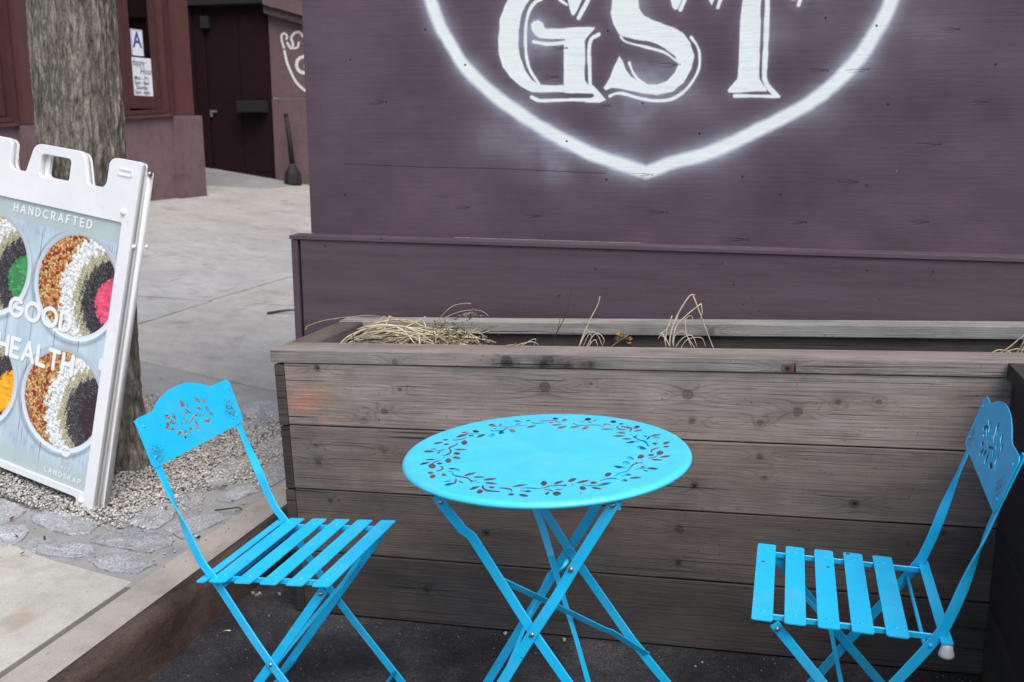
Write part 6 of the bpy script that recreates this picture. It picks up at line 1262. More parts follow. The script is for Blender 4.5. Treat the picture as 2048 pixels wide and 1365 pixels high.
# lettering: plain geometric capitals drawn with round strokes
def arcp(cx, cy, rx, ry, a0, a1, n=12):
    return [(cx + rx * math.cos(R(a0 + (a1 - a0) * k / n)), cy + ry * math.sin(R(a0 + (a1 - a0) * k / n))) for k in range(n + 1)]
GLY = {'H': ([[(0, 0), (0, 1)], [(.66, 0), (.66, 1)], [(0, .5), (.66, .5)]], .66), 'A': ([[(0, 0), (.38, 1), (.76, 0)], [(.13, .32), (.63, .32)]], .76),
       'N': ([[(0, 0), (0, 1), (.68, 0), (.68, 1)]], .68), 'D': ([[(0, 0), (0, 1), (.25, 1)] + arcp(.25, .5, .45, .5, 90, -90) + [(0, 0)]], .70),
       'C': ([arcp(.46, .5, .46, .5, 50, 310, 18)], .80), 'R': ([[(0, 0), (0, 1), (.3, 1)] + arcp(.3, .73, .27, .27, 90, -90) + [(0, .46)], [(.3, .46), (.6, 0)]], .60),
       'F': ([[(0, 0), (0, 1), (.52, 1)], [(0, .52), (.45, .52)]], .50), 'T': ([[(.32, 0), (.32, 1)], [(0, 1), (.64, 1)]], .64),
       'E': ([[(.52, 0), (0, 0), (0, 1), (.52, 1)], [(0, .5), (.46, .5)]], .52), 'G': ([arcp(.48, .5, .48, .5, 48, 345, 20) + [(.94, .48), (.55, .48)]], .94),
       'O': ([arcp(.5, .5, .5, .5, 0, 360, 26)], 1.0), 'L': ([[(0, 1), (0, 0), (.5, 0)]], .50), 'S': ([arcp(.29, .74, .27, .26, 60, 265, 10) + arcp(.29, .26, .28, .26, 85, -130, 10)], .58),
       'K': ([[(0, 0), (0, 1)], [(.58, 1), (.04, .44)], [(.2, .6), (.62, 0)]], .60), 'P': ([[(0, 0), (0, 1), (.3, 1)] + arcp(.3, .72, .28, .28, 90, -90) + [(0, .44)]], .58)}
def word(txt, xc, y0, h, sp, wt, colr=(.95, .965, .97), alpha=1.0, shadow=.25):
    tot = sum(GLY[c_][1] * h + sp for c_ in txt) - sp
    x = xc + tot / 2                     # design x of the left end
    for c_ in txt:
        ls, w_ = GLY[c_]
        for pl_ in ls:
            pts = [(x - px * h, y0 + py * h) for px, py in pl_]
            us = [p[0] for p in pts]; vs = [p[1] for p in pts]
            j0 = max(0, int((PXI1 - max(us)) / PR) - 12); j1 = min(PWd, int((PXI1 - min(us)) / PR) + 14)
            i0 = max(0, int((PY1 - max(vs)) / PR) - 12); i1 = min(PHt, int((PY1 - min(vs)) / PR) + 14)
            if j1 <= j0 or i1 <= i0: continue
            if shadow:
                dd = seg_dist(U[i0:i1, j0:j1] + .003, Vd[i0:i1, j0:j1] + .003, pts)
                t = np.clip(.5 - (dd - wt / 2) / (4 * PR), 0, 1)[..., None] * shadow
                img[i0:i1, j0:j1] *= (1 - t)
        for pl_ in ls:
            pts = [(x - px * h, y0 + py * h) for px, py in pl_]
            us = [p[0] for p in pts]; vs = [p[1] for p in pts]
            j0 = max(0, int((PXI1 - max(us)) / PR) - 12); j1 = min(PWd, int((PXI1 - min(us)) / PR) + 14)
            i0 = max(0, int((PY1 - max(vs)) / PR) - 12); i1 = min(PHt, int((PY1 - min(vs)) / PR) + 14)
            if j1 <= j0 or i1 <= i0: continue
            dd = seg_dist(U[i0:i1, j0:j1], Vd[i0:i1, j0:j1], pts)
            t = np.clip(.5 - (dd - wt / 2) / (1.6 * PR), 0, 1)[..., None] * alpha
            img[i0:i1, j0:j1] = img[i0:i1, j0:j1] * (1 - t) + np.array(colr, np.float32) * t
        x -= w_ * h + sp
word('HANDCRAFTED', .345, .958, .026, .0155, .0052, shadow=.15)
word('GOOD', .345, .598, .060, .019, .0150, shadow=.25)
word('HEALTH', .345, .453, .064, .0205, .0150, shadow=.25)
word('CAFE', .154, .118, .010, .010, .0018, alpha=.8, shadow=.1)
word('LANDSKAP', .154, .086, .017, .0105, .0036, shadow=.12)
t = np.clip(.5 - disc(.154, .184, .021) / (2 * PR), 0, 1)[..., None]; img = img * (1 - t) + np.array([.93, .95, .95]) * t
for k in range(7):
    blob(.140 + .0045 * k, .188 + .004 * math.sin(k * 2), .003, .0016, k, (.5, .52, .5))
for u in (.176, .146): blob(u, .150, .004, .004, 0, (.93, .95, .95))
im_poster = make_image('printed_insert', img.astype(np.float32))
def mat_poster():
    m, N, L, b = new_mat('printed_insert', .32, .5)
    uv = N.new('ShaderNodeUVMap'); uv.uv_map = 'UVMap'
    t_ = img_node(N, im_poster, L, uv.outputs[0])
    L.new(mixc(N, L, 1.0, t_.outputs[0], (.93, .93, .93), 'MULTIPLY'), b.inputs['Base Color'])
    return m
me = bpy.data.meshes.new('printed_insert')
co = [sw(PXI1, PY0, .007), sw(PXI0, PY0, .007), sw(PXI0, PY1, .007), sw(PXI1, PY1, .007)]
me.from_pydata([c[:] for c in co], [], [(0, 1, 2, 3)])
uvl = me.uv_layers.new(name='UVMap')
for i, q in enumerate(((0, 0), (1, 0), (1, 1), (0, 1))): uvl.data[i].uv = q
obj('printed_insert', me, mat_poster(), sign)

# ============================================================ STREET TREE
def mat_bark():
    m, N, L, b = new_mat('furrowed_bark', .95, .2)
    v = coord(N, L, 'Object', (1, 1, .26))
    a = noise(N, L, v, 62, 7, .72, .6)
    f = noise(N, L, coord(N, L, 'Object', (1, 1, .6)), 150, 4, .75)
    g = noise(N, L, coord(N, L, 'Object', (1, 1, .7)), 3.5, 3, .5)
    c = ramp(N, L, a, [(.32, (.08, .07, .057)), (.44, (.22, .197, .163)), (.56, (.34, .31, .263)), (.75, (.44, .405, .35))])
    c = mixc(N, L, 1.0, c, ramp(N, L, f, [(.3, grey(.6)), (.7, grey(1.3))]), 'MULTIPLY')
    c = mixc(N, L, ramp(N, L, g, [(.5, grey(0)), (.66, grey(.35))]), c, (.06, .055, .045))
    at_ = N.new('ShaderNodeAttribute'); at_.attribute_name = 'furrow'
    c = mixc(N, L, 1.0, c, ramp(N, L, at_.outputs['Fac'], [(0, grey(.5)), (.45, grey(.92)), (1, grey(1.15))]), 'MULTIPLY')
    L.new(c, b.inputs['Base Color'])
    n1 = bump(N, L, b, a, .9, .012)
    bump(N, L, b, f, .7, .004, n1)
    return m
M_bark = mat_bark()
tree = thing('street_tree', 'grey-brown furrowed tree trunk growing from the gravel behind the sign', 'tree', (-2.50, 3.08, .1))
AX = [(-.02, -2.515, 3.08, .225), (.06, -2.513, 3.08, .212), (.12, -2.511, 3.08, .200), (.22, -2.505, 3.08, .183), (.4, -2.495, 3.08, .172), (.727, -2.478, 3.08, .163), (1.36, -2.452, 3.08, .151), (1.85, -2.437, 3.08, .146), (2.6, -2.42, 3.09, .142), (3.4, -2.40, 3.10, .13)]
NA, NZ = 220, 560
fur = vnoise(NZ + 40, NA * 3, 24, 5.0, 4, .7)
fur2 = vnoise(NZ + 40, NA * 3, 8, 4, 3, .6)
azs = np.array([a[0] for a in AX])
zs = np.linspace(-.02, 3.4, NZ)
verts = []; att = []
for i, z in enumerate(zs):
    cx = np.interp(z, azs, [a[1] for a in AX]); cy = np.interp(z, azs, [a[2] for a in AX]); r0 = np.interp(z, azs, [a[3] for a in AX])
    for k in range(NA):
        th = 2 * PI * k / NA
        w_ = k / NA
        # blend so the furrows close round the trunk
        f1 = fur[i, k] * (1 - max(0, (w_ - .85) / .15)) + fur[i, max(0, k - NA) % (NA * 3)] * 0 + fur[i, NA + 0] * 0
        if w_ > .85:
            t_ = (w_ - .85) / .15
            f1 = fur[i, k] * (1 - t_) + fur[i, (k - NA) % (NA * 3)] * t_
        ridge = 1 - abs(2 * f1 - 1) * 1.9
        ridge = max(0.0, min(1.0, 1 - ridge * 1.15))       # 0 in the furrow
        root = .035 * max(0, .25 - z) / .25 * (math.sin(th * 5 + 1.0) + .6 * math.sin(th * 3))
        r_ = r0 + .0075 * (ridge - .6) + .004 * (fur2[i, k] - .5) + root + .004 * math.sin(th * 2 + z * 2) + .003 * math.sin(th * 3 - z * 5)
        verts.append((cx + r_ * math.cos(th), cy + r_ * math.sin(th), z))
        att.append(ridge)
faces = [(i * NA + k, i * NA + (k + 1) % NA, (i + 1) * NA + (k + 1) % NA, (i + 1) * NA + k) for i in range(NZ - 1) for k in range(NA)]
me = bpy.data.meshes.new('trunk'); me.from_pydata(verts, [], faces)
fa = me.attributes.new('furrow', 'FLOAT', 'POINT'); fa.data.foreach_set('value', np.array(att, np.float32))
obj('trunk', me, M_bark, tree, smooth=True)
for k, (a, l) in enumerate(((.4, 1.9), (2.3, 1.7), (4.2, 2.0), (5.5, 1.4))):
    bm = bmesh.new()
    p0 = Vector((-2.40, 3.10, 3.30 - .05 * k))
    pts = smooth_path([p0, p0 + Vector((math.cos(a) * .3, math.sin(a) * .3, .45)), p0 + Vector((math.cos(a) * .9, math.sin(a) * .9, l * .7)), p0 + Vector((math.cos(a + .2) * 1.3, math.sin(a + .2) * 1.3, l))], 5)
    tube(bm, pts, [.095 * (1 - .8 * i / (len(pts) - 1)) for i in range(len(pts))], 10)
    finish('limb', bm, M_bark, tree, smooth=True)

# ============================================================ SHOPFRONT ACROSS THE PAVEMENT
M_stucco = mat_concrete('plum_stucco', (.145, .092, .100), (.180, .116, .124), (.10, .06, .06), 160)
M_red = simple('oxblood_paint', (.088, .034, .031), .55, .1, 8, .2, .002)
M_redwin = simple('oxblood_window_paint', (.068, .025, .024), .5, .1, 10, .2, .002)
M_dark = simple('dark_maroon_paint', (.017, .0065, .009), .85, .12, 8, .15, .002, .15)
M_black = simple('black_iron', (.010, .009, .010), .75, .1, 20, .1, .002)
M_inside = simple('dim_interior', (.012, .009, .008), .9, .3, 3, 0)
m, N, L, b = new_mat('window_glass', .04, .5)
N.remove(b)
tr = N.new('ShaderNodeBsdfTransparent'); tr.inputs[0].default_value = (.62, .64, .66, 1)
gl = N.new('ShaderNodeBsdfGlossy'); gl.inputs['Roughness'].default_value = .03; gl.inputs[0].default_value = (.9, .9, .9, 1)
fr_ = N.new('ShaderNodeFresnel'); fr_.inputs[0].default_value = 1.5
mx = N.new('ShaderNodeMixShader'); L.new(fr_.outputs[0], mx.inputs[0]); L.new(tr.outputs[0], mx.inputs[1]); L.new(gl.outputs[0], mx.inputs[2])
L.new(mx.outputs[0], N['Material Output'].inputs['Surface'])
M_glass = m
def fb(name, x0, x1, ya, yb, z0, z1, mat, parent, sl0=0.0, sl1=0.0, bev=0.0):
    """box on the facade whose bottom and top may climb with the pavement"""
    bm = bmesh.new()
    box(bm, x0, x1, ya, yb, 0, 1)
    for v in bm.verts:
        a = z0 + sl0 * (v.co.y - 8.5); c = z1 + sl1 * (v.co.y - 8.5)
        v.co.z = c if v.co.z > .5 else a
    if bev:
        bmesh.ops.bevel(bm, geom=bm.edges[:], offset=bev, segments=2, affect='EDGES')
    return finish(name, bm, mat, parent)
shop = thing('shopfront', 'plum-coloured shopfront with oxblood pilasters and tall dark windows', 'building', (-6.4, 8.5, .6))
S1 = .048
fb('base_wall', -6.60, -6.412, 3.0, 9.52, .3, 1.462, M_stucco, shop, 0, S1)
fb('wall', -6.9, -6.60, 9.40, 9.93, .3, 5.2, M_stucco, shop)
fb('wall', -6.60, -6.36, 3.0, 9.92, 3.5, 5.2, M_red, shop)
fb('return_wall', -9.0, -6.91, 9.70, 9.93, .3, 5.2, M_dark, shop)
fb('pilaster_base', -6.598, -6.30, 9.522, 9.935, .3, 1.53, M_stucco, shop, 0, 0, .006)
fb('pilaster', -6.598, -6.335, 9.56, 9.84, 1.532, 3.49, M_red, shop, 0, 0, .004)
fb('moulding', -6.598, -6.38, 9.49, 9.555, 1.532, 3.49, M_redwin, shop, 0, 0, .006)
fb('moulding', -6.598, -6.41, 9.435, 9.487, 1.532, 3.49, M_red, shop, 0, 0, .006)
fb('pilaster_base', -6.598, -6.30, 7.26, 7.62, .3, 1.415, M_stucco, shop, 0, 0, .006)
fb('pilaster', -6.598, -6.34, 7.285, 7.60, 1.417, 3.49, M_red, shop, 0, 0, .004)
fb('moulding', -6.598, -6.39, 7.215, 7.28, 1.417, 3.49, M_redwin, shop, 0, 0, .006)
fb('window_sill', -6.598, -6.37, 7.622, 9.50, 1.464, 1.498, M_red, shop, S1, S1, .005)
fb('window_sill', -6.598, -6.39, 7.622, 9.43, 1.500, 1.545, M_redwin, shop, S1, S1, .005)
fb('window_sill', -6.598, -6.37, 4.2, 7.255, 1.464, 1.498, M_red, shop, S1, S1, .005)
fb('window_sill', -6.598, -6.39, 4.2, 7.21, 1.500, 1.545, M_redwin, shop, S1, S1, .005)
fb('wall', -6.60, -6.37, 3.0, 4.19, 1.47, 3.49, M_red, shop, S1, 0)
def window(ya, yb, st, zb):
    w_ = None
    bm = bmesh.new()
    zt = 3.48
    for (a, c, z0, z1) in ((ya, ya + st, zb, zt), (yb - st, yb, zb, zt), (ya + st + .001, yb - st - .001, zb, zb + .115), (ya + st + .001, yb - st - .001, zt - .1, zt)):
        box(bm, -6.515, -6.455, a, c, z0, z1, .004)
    for (a, c, z0, z1) in ((ya + st, ya + st + .014, zb + .116, zt - .101), (yb - st - .014, yb - st, zb + .116, zt - .101), (ya + st + .015, yb - st - .015, zb + .116, zb + .13)):
        box(bm, -6.51, -6.475, a, c, z0, z1, .003)
    w_ = finish('window', bm, M_redwin, shop)
    bm = bmesh.new(); box(bm, -6.494, -6.490, ya + st + .002, yb - st - .002, zb + .117, zt - .102)
    finish('pane', bm, M_glass, w_)
for ya, yb, st, zb in ((8.90, 9.43, .075, 1.588), (8.18, 8.893, .075, 1.558), (7.625, 8.173, .06, 1.53), (6.42, 7.205, .085, 1.485), (5.65, 6.413, .08, 1.45), (4.9, 5.643, .08, 1.415), (4.2, 4.893, .08, 1.38)):
    window(ya, yb, st, zb)
# dim room behind the glass
bm = bmesh.new()
for (a) in ((-9.0, -8.95, 3.0, 9.69, .6, 3.49), (-8.94, -6.62, 3.0, 3.05, .6, 3.49), (-8.94, -6.62, 9.64, 9.69, .6, 3.49), (-8.94, -6.62, 3.06, 9.63, 3.42, 3.49), (-8.94, -6.62, 3.06, 9.63, .60, .66)):
    box(bm, *a)
finish('room_lining', bm, M_inside, shop)
bm = bmesh.new(); box(bm, -7.8, -7.3, 6.5, 9.5, .67, 1.67, .02)
finish('bar_counter', bm, simple('dark_bar_wood', (.09, .04, .025), .4), shop)
m, N, L, b = new_mat('warm_bulb'); b.inputs['Base Color'].default_value = (1, .6, .25, 1)
b.inputs['Emission Color'].default_value = (1, .55, .16, 1); b.inputs['Emission Strength'].default_value = 9
M_bulb = m
BL = ['brightest warm bulb glowing just right of the letter A card', 'warm bulb glowing below the letter A card', 'small warm bulb glowing left of the letter A card', 'tiny warm bulb high behind the right window', 'larger warm bulb near the top of the shop window', 'tiny warm bulb at the top right of the shop window']
for p, r_ in (((-7.15, 10.02 - .32, 2.27), .028), ((-7.2, 9.45, 2.30), .022), ((-7.35, 9.63, 2.31), .018), ((-7.6, 9.2, 2.55), .018), ((-8.2, 8.9, 2.9), .03), ((-7.9, 9.5, 2.95), .02)):
    o = thing('pendant_lamp', BL.pop(0), 'lamp', p, 'glowing bulbs inside the shop')
    bm = bmesh.new(); bmesh.ops.create_icosphere(bm, subdivisions=2, radius=r_, matrix=Matrix.Translation(p)); finish('bulb', bm, M_bulb, o, smooth=True)
    bm = bmesh.new(); tube(bm, [(p[0], p[1], p[2] + r_ * .8), (p[0], p[1], 3.43)], .004, 6); finish('stem', bm, M_black, o)

# papers taped inside the window pane
M_paper = simple('white_paper', (.72, .74, .80), .7, .03, 5, 0)
M_ink = simple('blue_ink', (.05, .06, .28), .6, .02, 5, 0)
M_ink2 = simple('dark_ink', (.05, .05, .10), .6, .02, 5, 0)
def text_mesh(txt, size, shear=0.0, bold=0.0, space=1.0):
    cu = bpy.data.curves.new('lettering', 'FONT')
    cu.body = txt; cu.size = size; cu.align_x = 'CENTER'; cu.align_y = 'CENTER'; cu.shear = shear; cu.offset = bold; cu.space_character = space
    cu.resolution_u = 3
    o = bpy.data.objects.new('lettering', cu)
    COL.objects.link(o)
    dg = bpy.context.evaluated_depsgraph_get()
    me = bpy.data.meshes.new_from_object(o.evaluated_get(dg))
    bpy.data.objects.remove(o)
    return me
def text_x(txt, size, y, z, x, mat, parent, **k):
    me = text_mesh(txt, size, **k)
    me.transform(Matrix(((0, 0, 1, x), (1, 0, 0, y), (0, 1, 0, z), (0, 0, 0, 1))))
    me.materials.clear()
    o = obj('lettering', me, mat, parent)
    return o
g1 = thing('grade_card', 'white card with a large blue letter A in the shop window', 'card', (-6.485, 9.13, 2.13))
bm = bmesh.new(); box(bm, -6.488, -6.485, 9.03, 9.225, 2.115, 2.372); finish('card', bm, M_paper, g1)
bm = bmesh.new()
for a in ((-6.4845, -6.4835, 9.036, 9.219, 2.362, 2.366), (-6.4845, -6.4835, 9.036, 9.040, 2.122, 2.361), (-6.4845, -6.4835, 9.215, 9.219, 2.122, 2.361)): box(bm, *a)
finish('printed_border', bm, M_ink, g1)
text_x('A', .215, 9.127, 2.262, -6.4835, M_ink, g1, bold=.004)
g2 = thing('happy_hour_notice', 'white notice with Happy Hour times low in the shop window', 'notice', (-6.485, 9.15, 1.72))
bm = bmesh.new(); box(bm, -6.488, -6.485, 8.985, 9.335, 1.712, 2.098); finish('sheet', bm, M_paper, g2)
text_x('Happy', .095, 9.10, 2.045, -6.484, M_ink2, g2, shear=.35, bold=.0005)
text_x('Hour', .095, 9.235, 1.962, -6.484, M_ink2, g2, shear=.35, bold=.0005)
for t_, z_ in (('Mon. - Fri.', 1.893), ('5pm - 8pm', 1.846), ('Saturday', 1.799), ('3pm - 6pm', 1.752)):
    text_x(t_, .056, 9.155, z_, -6.484, M_ink2, g2, bold=.0012)

# ---- recessed entrance at the far end
ent = thing('corner_building', 'plum corner building with dark double doors beyond the shopfront', 'building', (-6.8, 12.3, .7))
def eb(name, x0, x1, y0, y1, z0, z1, mat, parent=ent, bev=0.0):
    bm = bmesh.new(); box(bm, x0, x1, y0, y1, z0, z1, bev); return finish(name, bm, mat, parent)
eb('door_jamb', -7.86, -7.705, 12.30, 12.42, .6, 2.985, M_dark, bev=.004)
d1 = eb('door', -7.70, -7.205, 12.33, 12.38, .62, 2.985, M_dark, bev=.004)
d2 = eb('door', -7.198, -6.755, 12.33, 12.38, .62, 2.985, M_dark, bev=.004)
for d_, xa, xb in ((d1, -7.62, -7.29), (d2, -7.12, -6.83)):
    eb('kick_plate', xa - .04, xb + .04, 12.325, 12.331, .82, 1.05, M_dark, d_, .002)
eb('door_closer', -7.72, -7.60, 12.26, 12.32, 2.70, 2.86, M_black, d1, .004)
eb('padlock', -7.68, -7.645, 12.30, 12.325, 1.545, 1.60, M_rivet, d1, .004)
eb('hasp', -7.69, -7.58, 12.315, 12.322, 1.605, 1.635, M_rivet, d1)
eb('lintel', -8.6, -6.74, 12.20, 12.60, 2.99, 3.35, M_black, bev=.005)
eb('wall', -8.6, -6.74, 12.20, 12.60, 3.352, 5.2, M_stucco)
eb('wall', -8.9, -7.862, 12.25, 12.5, .6, 2.985, M_dark)
eb('wall', -6.735, 1.0, 12.30, 12.55, .5, 1.785, M_stucco, bev=.004)
eb('wall', -6.735, 1.0, 12.31, 12.55, 1.797, 2.86, M_stucco)
bm = bmesh.new()
hexa(bm, [(-6.75, 12.22, 2.865), (1.0, 12.22, 1.9), (1.0, 12.6, 1.9), (-6.75, 12.6, 2.865), (-6.75, 12.22, 2.965), (1.0, 12.22, 2.0), (1.0, 12.6, 2.0), (-6.75, 12.6, 2.965)])
bmesh.ops.recalc_face_normals(bm, faces=bm.faces[:])
for v in bm.verts: v.co.z = (2.965 if v.co.z > 2.9 or v.co.z == 2.0 else 2.865) if v.co.x < -6 else (2.965 - .105 * 3.0 if v.co.z > 1.95 else 2.865 - .105 * 3.0) if False else v.co.z
for v in bm.verts:
    hi_ = v.co.z > 2.9 or abs(v.co.z - 2.0) < 1e-6
    v.co.z = (2.965 if hi_ else 2.865) - .28 * (min(v.co.x, -5.75) + 6.75)
    if v.co.x > 0: v.co.x = -5.75
finish('stair_soffit', bm, simple('brown_grey_trim', (.075, .055, .052), .7), ent)
bm = bmesh.new()
hexa(bm, [(-6.738, 12.18, 2.97), (-5.75, 12.18, 2.69), (-5.75, 12.6, 2.69), (-6.738, 12.6, 2.97), (-6.738, 12.18, 5.2), (-5.75, 12.18, 5.2), (-5.75, 12.6, 5.2), (-6.738, 12.6, 5.2)])
bmesh.ops.recalc_face_normals(bm, faces=bm.faces[:])
finish('upper_wall', bm, M_stucco, ent)
eb('wall', -5.745, 1.0, 12.22, 12.6, 2.865, 5.2, M_stucco)
mb = eb('letter_box', -7.19, -6.79, 12.16, 12.30, 1.60, 1.75, M_black, bev=.012)
tag(mb, None)
# small white painted shield on that wall
M_white = simple('white_wall_paint', (.70, .72, .71), .7, .04, 6, 0)
def flat_stroke(P_, w_, name='painted_mark', y=12.306):
    bm = bmesh.new(); strip(bm, [Vector((x, y, z)) for x, z in sp2(P_, 5)], [(0, 0, 0)] and tuple((0, 0, 1)), w_, .003)
    return bm
def ribbon(P_, w_, y):
    bm = bmesh.new()
    q = sp2(P_, 6); n = len(q); L_ = []
    for i in range(n):
        dx = q[min(i + 1, n - 1)][0] - q[max(i - 1, 0)][0]; dz = q[min(i + 1, n - 1)][1] - q[max(i - 1, 0)][1]
        l = math.hypot(dx, dz) or 1
        nx_, nz_ = -dz / l * w_ / 2, dx / l * w_ / 2
        L_.append([bm.verts.new((q[i][0] + s * nx_, yy_, q[i][1] + s * nz_)) for yy_ in (y, y + .003) for s in (1, -1)])
    for i in range(n - 1):
        a, c = L_[i], L_[i + 1]
        bm.faces.new((a[0], a[1], c[1], c[0])); bm.faces.new((a[2], c[2], c[3], a[3])); bm.faces.new((a[0], c[0], c[2], a[2])); bm.faces.new((a[1], a[3], c[3], c[1]))
    bmesh.ops.recalc_face_normals(bm, faces=bm.faces[:])
    return bm
emb = thing('painted_shield', 'small white shield with letters painted on the far plum wall', 'painted emblem', (-6.1, 12.30, 2.2))
for P_, w_ in (([(-6.52, 2.40), (-6.49, 2.25), (-6.43, 2.10), (-6.35, 1.97), (-6.20, 1.86), (-5.95, 1.80)], .034),
               ([(-6.52, 2.42), (-6.545, 2.50), (-6.55, 2.58), (-6.51, 2.61), (-6.47, 2.57), (-6.49, 2.53)], .03),
               ([(-6.48, 2.50), (-6.42, 2.42), (-6.39, 2.47), (-6.41, 2.55), (-6.36, 2.61), (-6.29, 2.62), (-6.24, 2.56)], .034),
               ([(-6.40, 2.42), (-6.33, 2.43), (-6.30, 2.50)], .028)):
    finish('painted_line', ribbon(P_, w_, 12.304), M_white, emb)
me = text_mesh('GST', .34, 0, .006)
me.transform(Matrix(((1, 0, 0, -6.08), (0, 0, -1, 12.304), (0, 1, 0, 2.195), (0, 0, 0, 1))))
me.materials.clear(); obj('lettering', me, M_white, emb)

# ---- smokers' post
ash = thing('smokers_post', 'black cone-based cigarette post against the far plum wall', 'ashtray', (-6.36, 12.08, ground(-6.36)))
gz_ = ground(-6.36)
bm = bmesh.new(); rg = lathe(bm, [(.118, gz_), (.122, gz_ + .02), (.108, gz_ + .15), (.10, gz_ + .165), (.05, gz_ + .235), (.035, gz_ + .26)], -6.36, 12.08, 8); bm.faces.new(rg[-1]); finish('cone_base', bm, M_black, ash)
bm = bmesh.new(); tube(bm, [(-6.36, 12.08, gz_ + .27), (-6.385, 12.08, gz_ + .60), (-6.42, 12.08, gz_ + .89)], [.036, .032, .028], 14); finish('neck', bm, M_black, ash, smooth=True)
bm = bmesh.new(); tube(bm, [(-6.42, 12.08, gz_ + .891), (-6.423, 12.08, gz_ + .92)], [.032, .026], 14); finish('cap', bm, M_black, ash, smooth=True)

# ============================================================ DEAD PLANTS IN THE PLANTER
def mat_straw(name, a, b_):
    m, N, L, b = new_mat(name, .7, .3)
    f = noise(N, L, coord(N, L), 60, 4, .6)
    L.new(ramp(N, L, f, [(.3, a), (.7, b_)]), b.inputs['Base Color'])
    return m
M_straw = mat_straw('dry_straw', (.30, .22, .12), (.60, .50, .32))
M_pale = mat_straw('pale_straw', (.45, .38, .26), (.72, .65, .48))
M_sage = mat_straw('withered_leaf', (.075, .075, .055), (.21, .205, .15))
M_twig = mat_straw('dark_twig', (.03, .022, .018), (.07, .05, .04))
def stem(parent, pts, r=.0018, mat=M_straw, taper=.5):
    q = smooth_path(pts, 5)
    bm = bmesh.new()
    tube(bm, q, [r * (1 - (1 - taper) * i / (len(q) - 1)) for i in range(len(q))], 6)
    return finish('stem', bm, mat, parent, smooth=True)
def leaflet(bm, p, d, l, w_):
    d = Vector(d).normalized(); a = d.orthogonal().normalized()
    a = Matrix.Rotation(random.uniform(0, 6.28), 3, d) @ a
    nrm = a.cross(d)
    p = Vector(p)
    pts = [p, p + d * l * .35 + a * w_ + nrm * l * .1, p + d * l * .8 + a * w_ * .5 + nrm * l * .25, p + d * l + nrm * l * .4, p + d * l * .7 - a * w_ * .6 + nrm * l * .15, p + d * l * .3 - a * w_]
    vs = [bm.verts.new(q) for q in pts]
    bm.faces.new(vs)
c1 = thing('dead_plant', 'flattened heap of dry straw stalks in the left end of the planter', 'dead plant', (-1.1, 2.76, .70))
for (Yp, P_) in ((0, [(-1.277,2.660,0.747),(-1.237,2.660,0.781),(-1.164,2.660,0.810),(-1.077,2.660,0.819),(-1.007,2.660,0.805)]), (0, [(-1.271,2.680,0.750),(-1.213,2.680,0.790),(-1.132,2.680,0.816),(-1.046,2.680,0.805),(-0.980,2.680,0.770)]),
                 (0, [(-1.282,2.720,0.738),(-1.199,2.720,0.777),(-1.101,2.720,0.802),(-1.006,2.720,0.794),(-0.944,2.720,0.758)]), (0, [(-1.230,2.700,0.792),(-1.157,2.700,0.818),(-1.077,2.700,0.830),(-1.014,2.700,0.811)]),
                 (0, [(-1.233,2.740,0.759),(-1.142,2.740,0.786),(-1.046,2.740,0.782),(-0.943,2.740,0.775)]), (0, [(-1.251,2.690,0.762),(-1.169,2.690,0.791),(-1.082,2.690,0.789),(-0.980,2.690,0.762)]),
                 (0, [(-1.214,2.760,0.737),(-1.134,2.760,0.773),(-1.059,2.760,0.795),(-0.989,2.760,0.793)]), (0, [(-1.183,2.660,0.809),(-1.127,2.660,0.820),(-1.071,2.660,0.808),(-1.031,2.660,0.768)]),
                 (0, [(-1.175,2.720,0.745),(-1.102,2.720,0.770),(-1.022,2.720,0.775),(-0.944,2.720,0.791),(-0.905,2.720,0.799)]), (0, [(-1.192,2.780,0.759),(-1.126,2.780,0.782),(-1.057,2.780,0.816),(-1.044,2.780,0.826)]),
                 (0, [(-1.031,2.700,0.757),(-1.011,2.700,0.803),(-1.020,2.700,0.833),(-1.011,2.700,0.842)]), (0, [(-1.094,2.700,0.756),(-1.034,2.700,0.784),(-0.986,2.700,0.799),(-0.981,2.700,0.760)])):
    stem(c1, P_, .0032 if random.random() < .6 else .0022, M_pale if random.random() < .5 else M_straw, .6)
M_oldstraw = mat_straw('grey_straw', (.14, .11, .07), (.32, .26, .17))
for k in range(80):
    x = random.uniform(-1.27, -.98); y = random.uniform(2.64, 2.90); z = random.uniform(.70, .76)
    a = random.gauss(.15, .5); l = random.uniform(.10, .28)
    p0 = Vector((x, y, z)); d_ = Vector((math.cos(a), math.sin(a), random.uniform(-.12, .18)))
    n_ = random.randint(3, 5)
    P_ = [p0 + d_ * l * q / n_ + Vector((random.gauss(0, .006), random.gauss(0, .010), random.gauss(.004, .008) + .02 * math.sin(PI * q / n_))) for q in range(n_ + 1)]
    bm = bmesh.new(); r_ = random.choice((.0009, .0013, .0018, .0026, .0036))
    tube(bm, P_, [r_ * random.uniform(.75, 1.2) * (1 - .4 * q / n_) for q in range(n_ + 1)], 5)
    finish('stem', bm, random.choice([M_straw, M_pale, M_straw, M_oldstraw]), c1, smooth=True)
for P_ in ([(-1.401,2.700,0.782),(-1.393,2.700,0.795),(-1.336,2.700,0.815),(-1.253,2.700,0.830),(-1.180,2.700,0.837),(-1.093,2.700,0.829)], [(-0.997,2.720,0.808),(-0.974,2.720,0.838),(-0.935,2.720,0.874),(-0.896,2.720,0.884),(-0.878,2.720,0.884)],
           [(-1.004,2.740,0.799),(-0.966,2.740,0.834),(-0.911,2.740,0.857),(-0.857,2.740,0.861),(-0.830,2.740,0.846)], [(-1.019,2.720,0.775),(-0.959,2.720,0.790),(-0.897,2.720,0.804),(-0.859,2.720,0.802),(-0.842,2.720,0.791)]):
    stem(c1, P_, .0014, M_straw, .5)
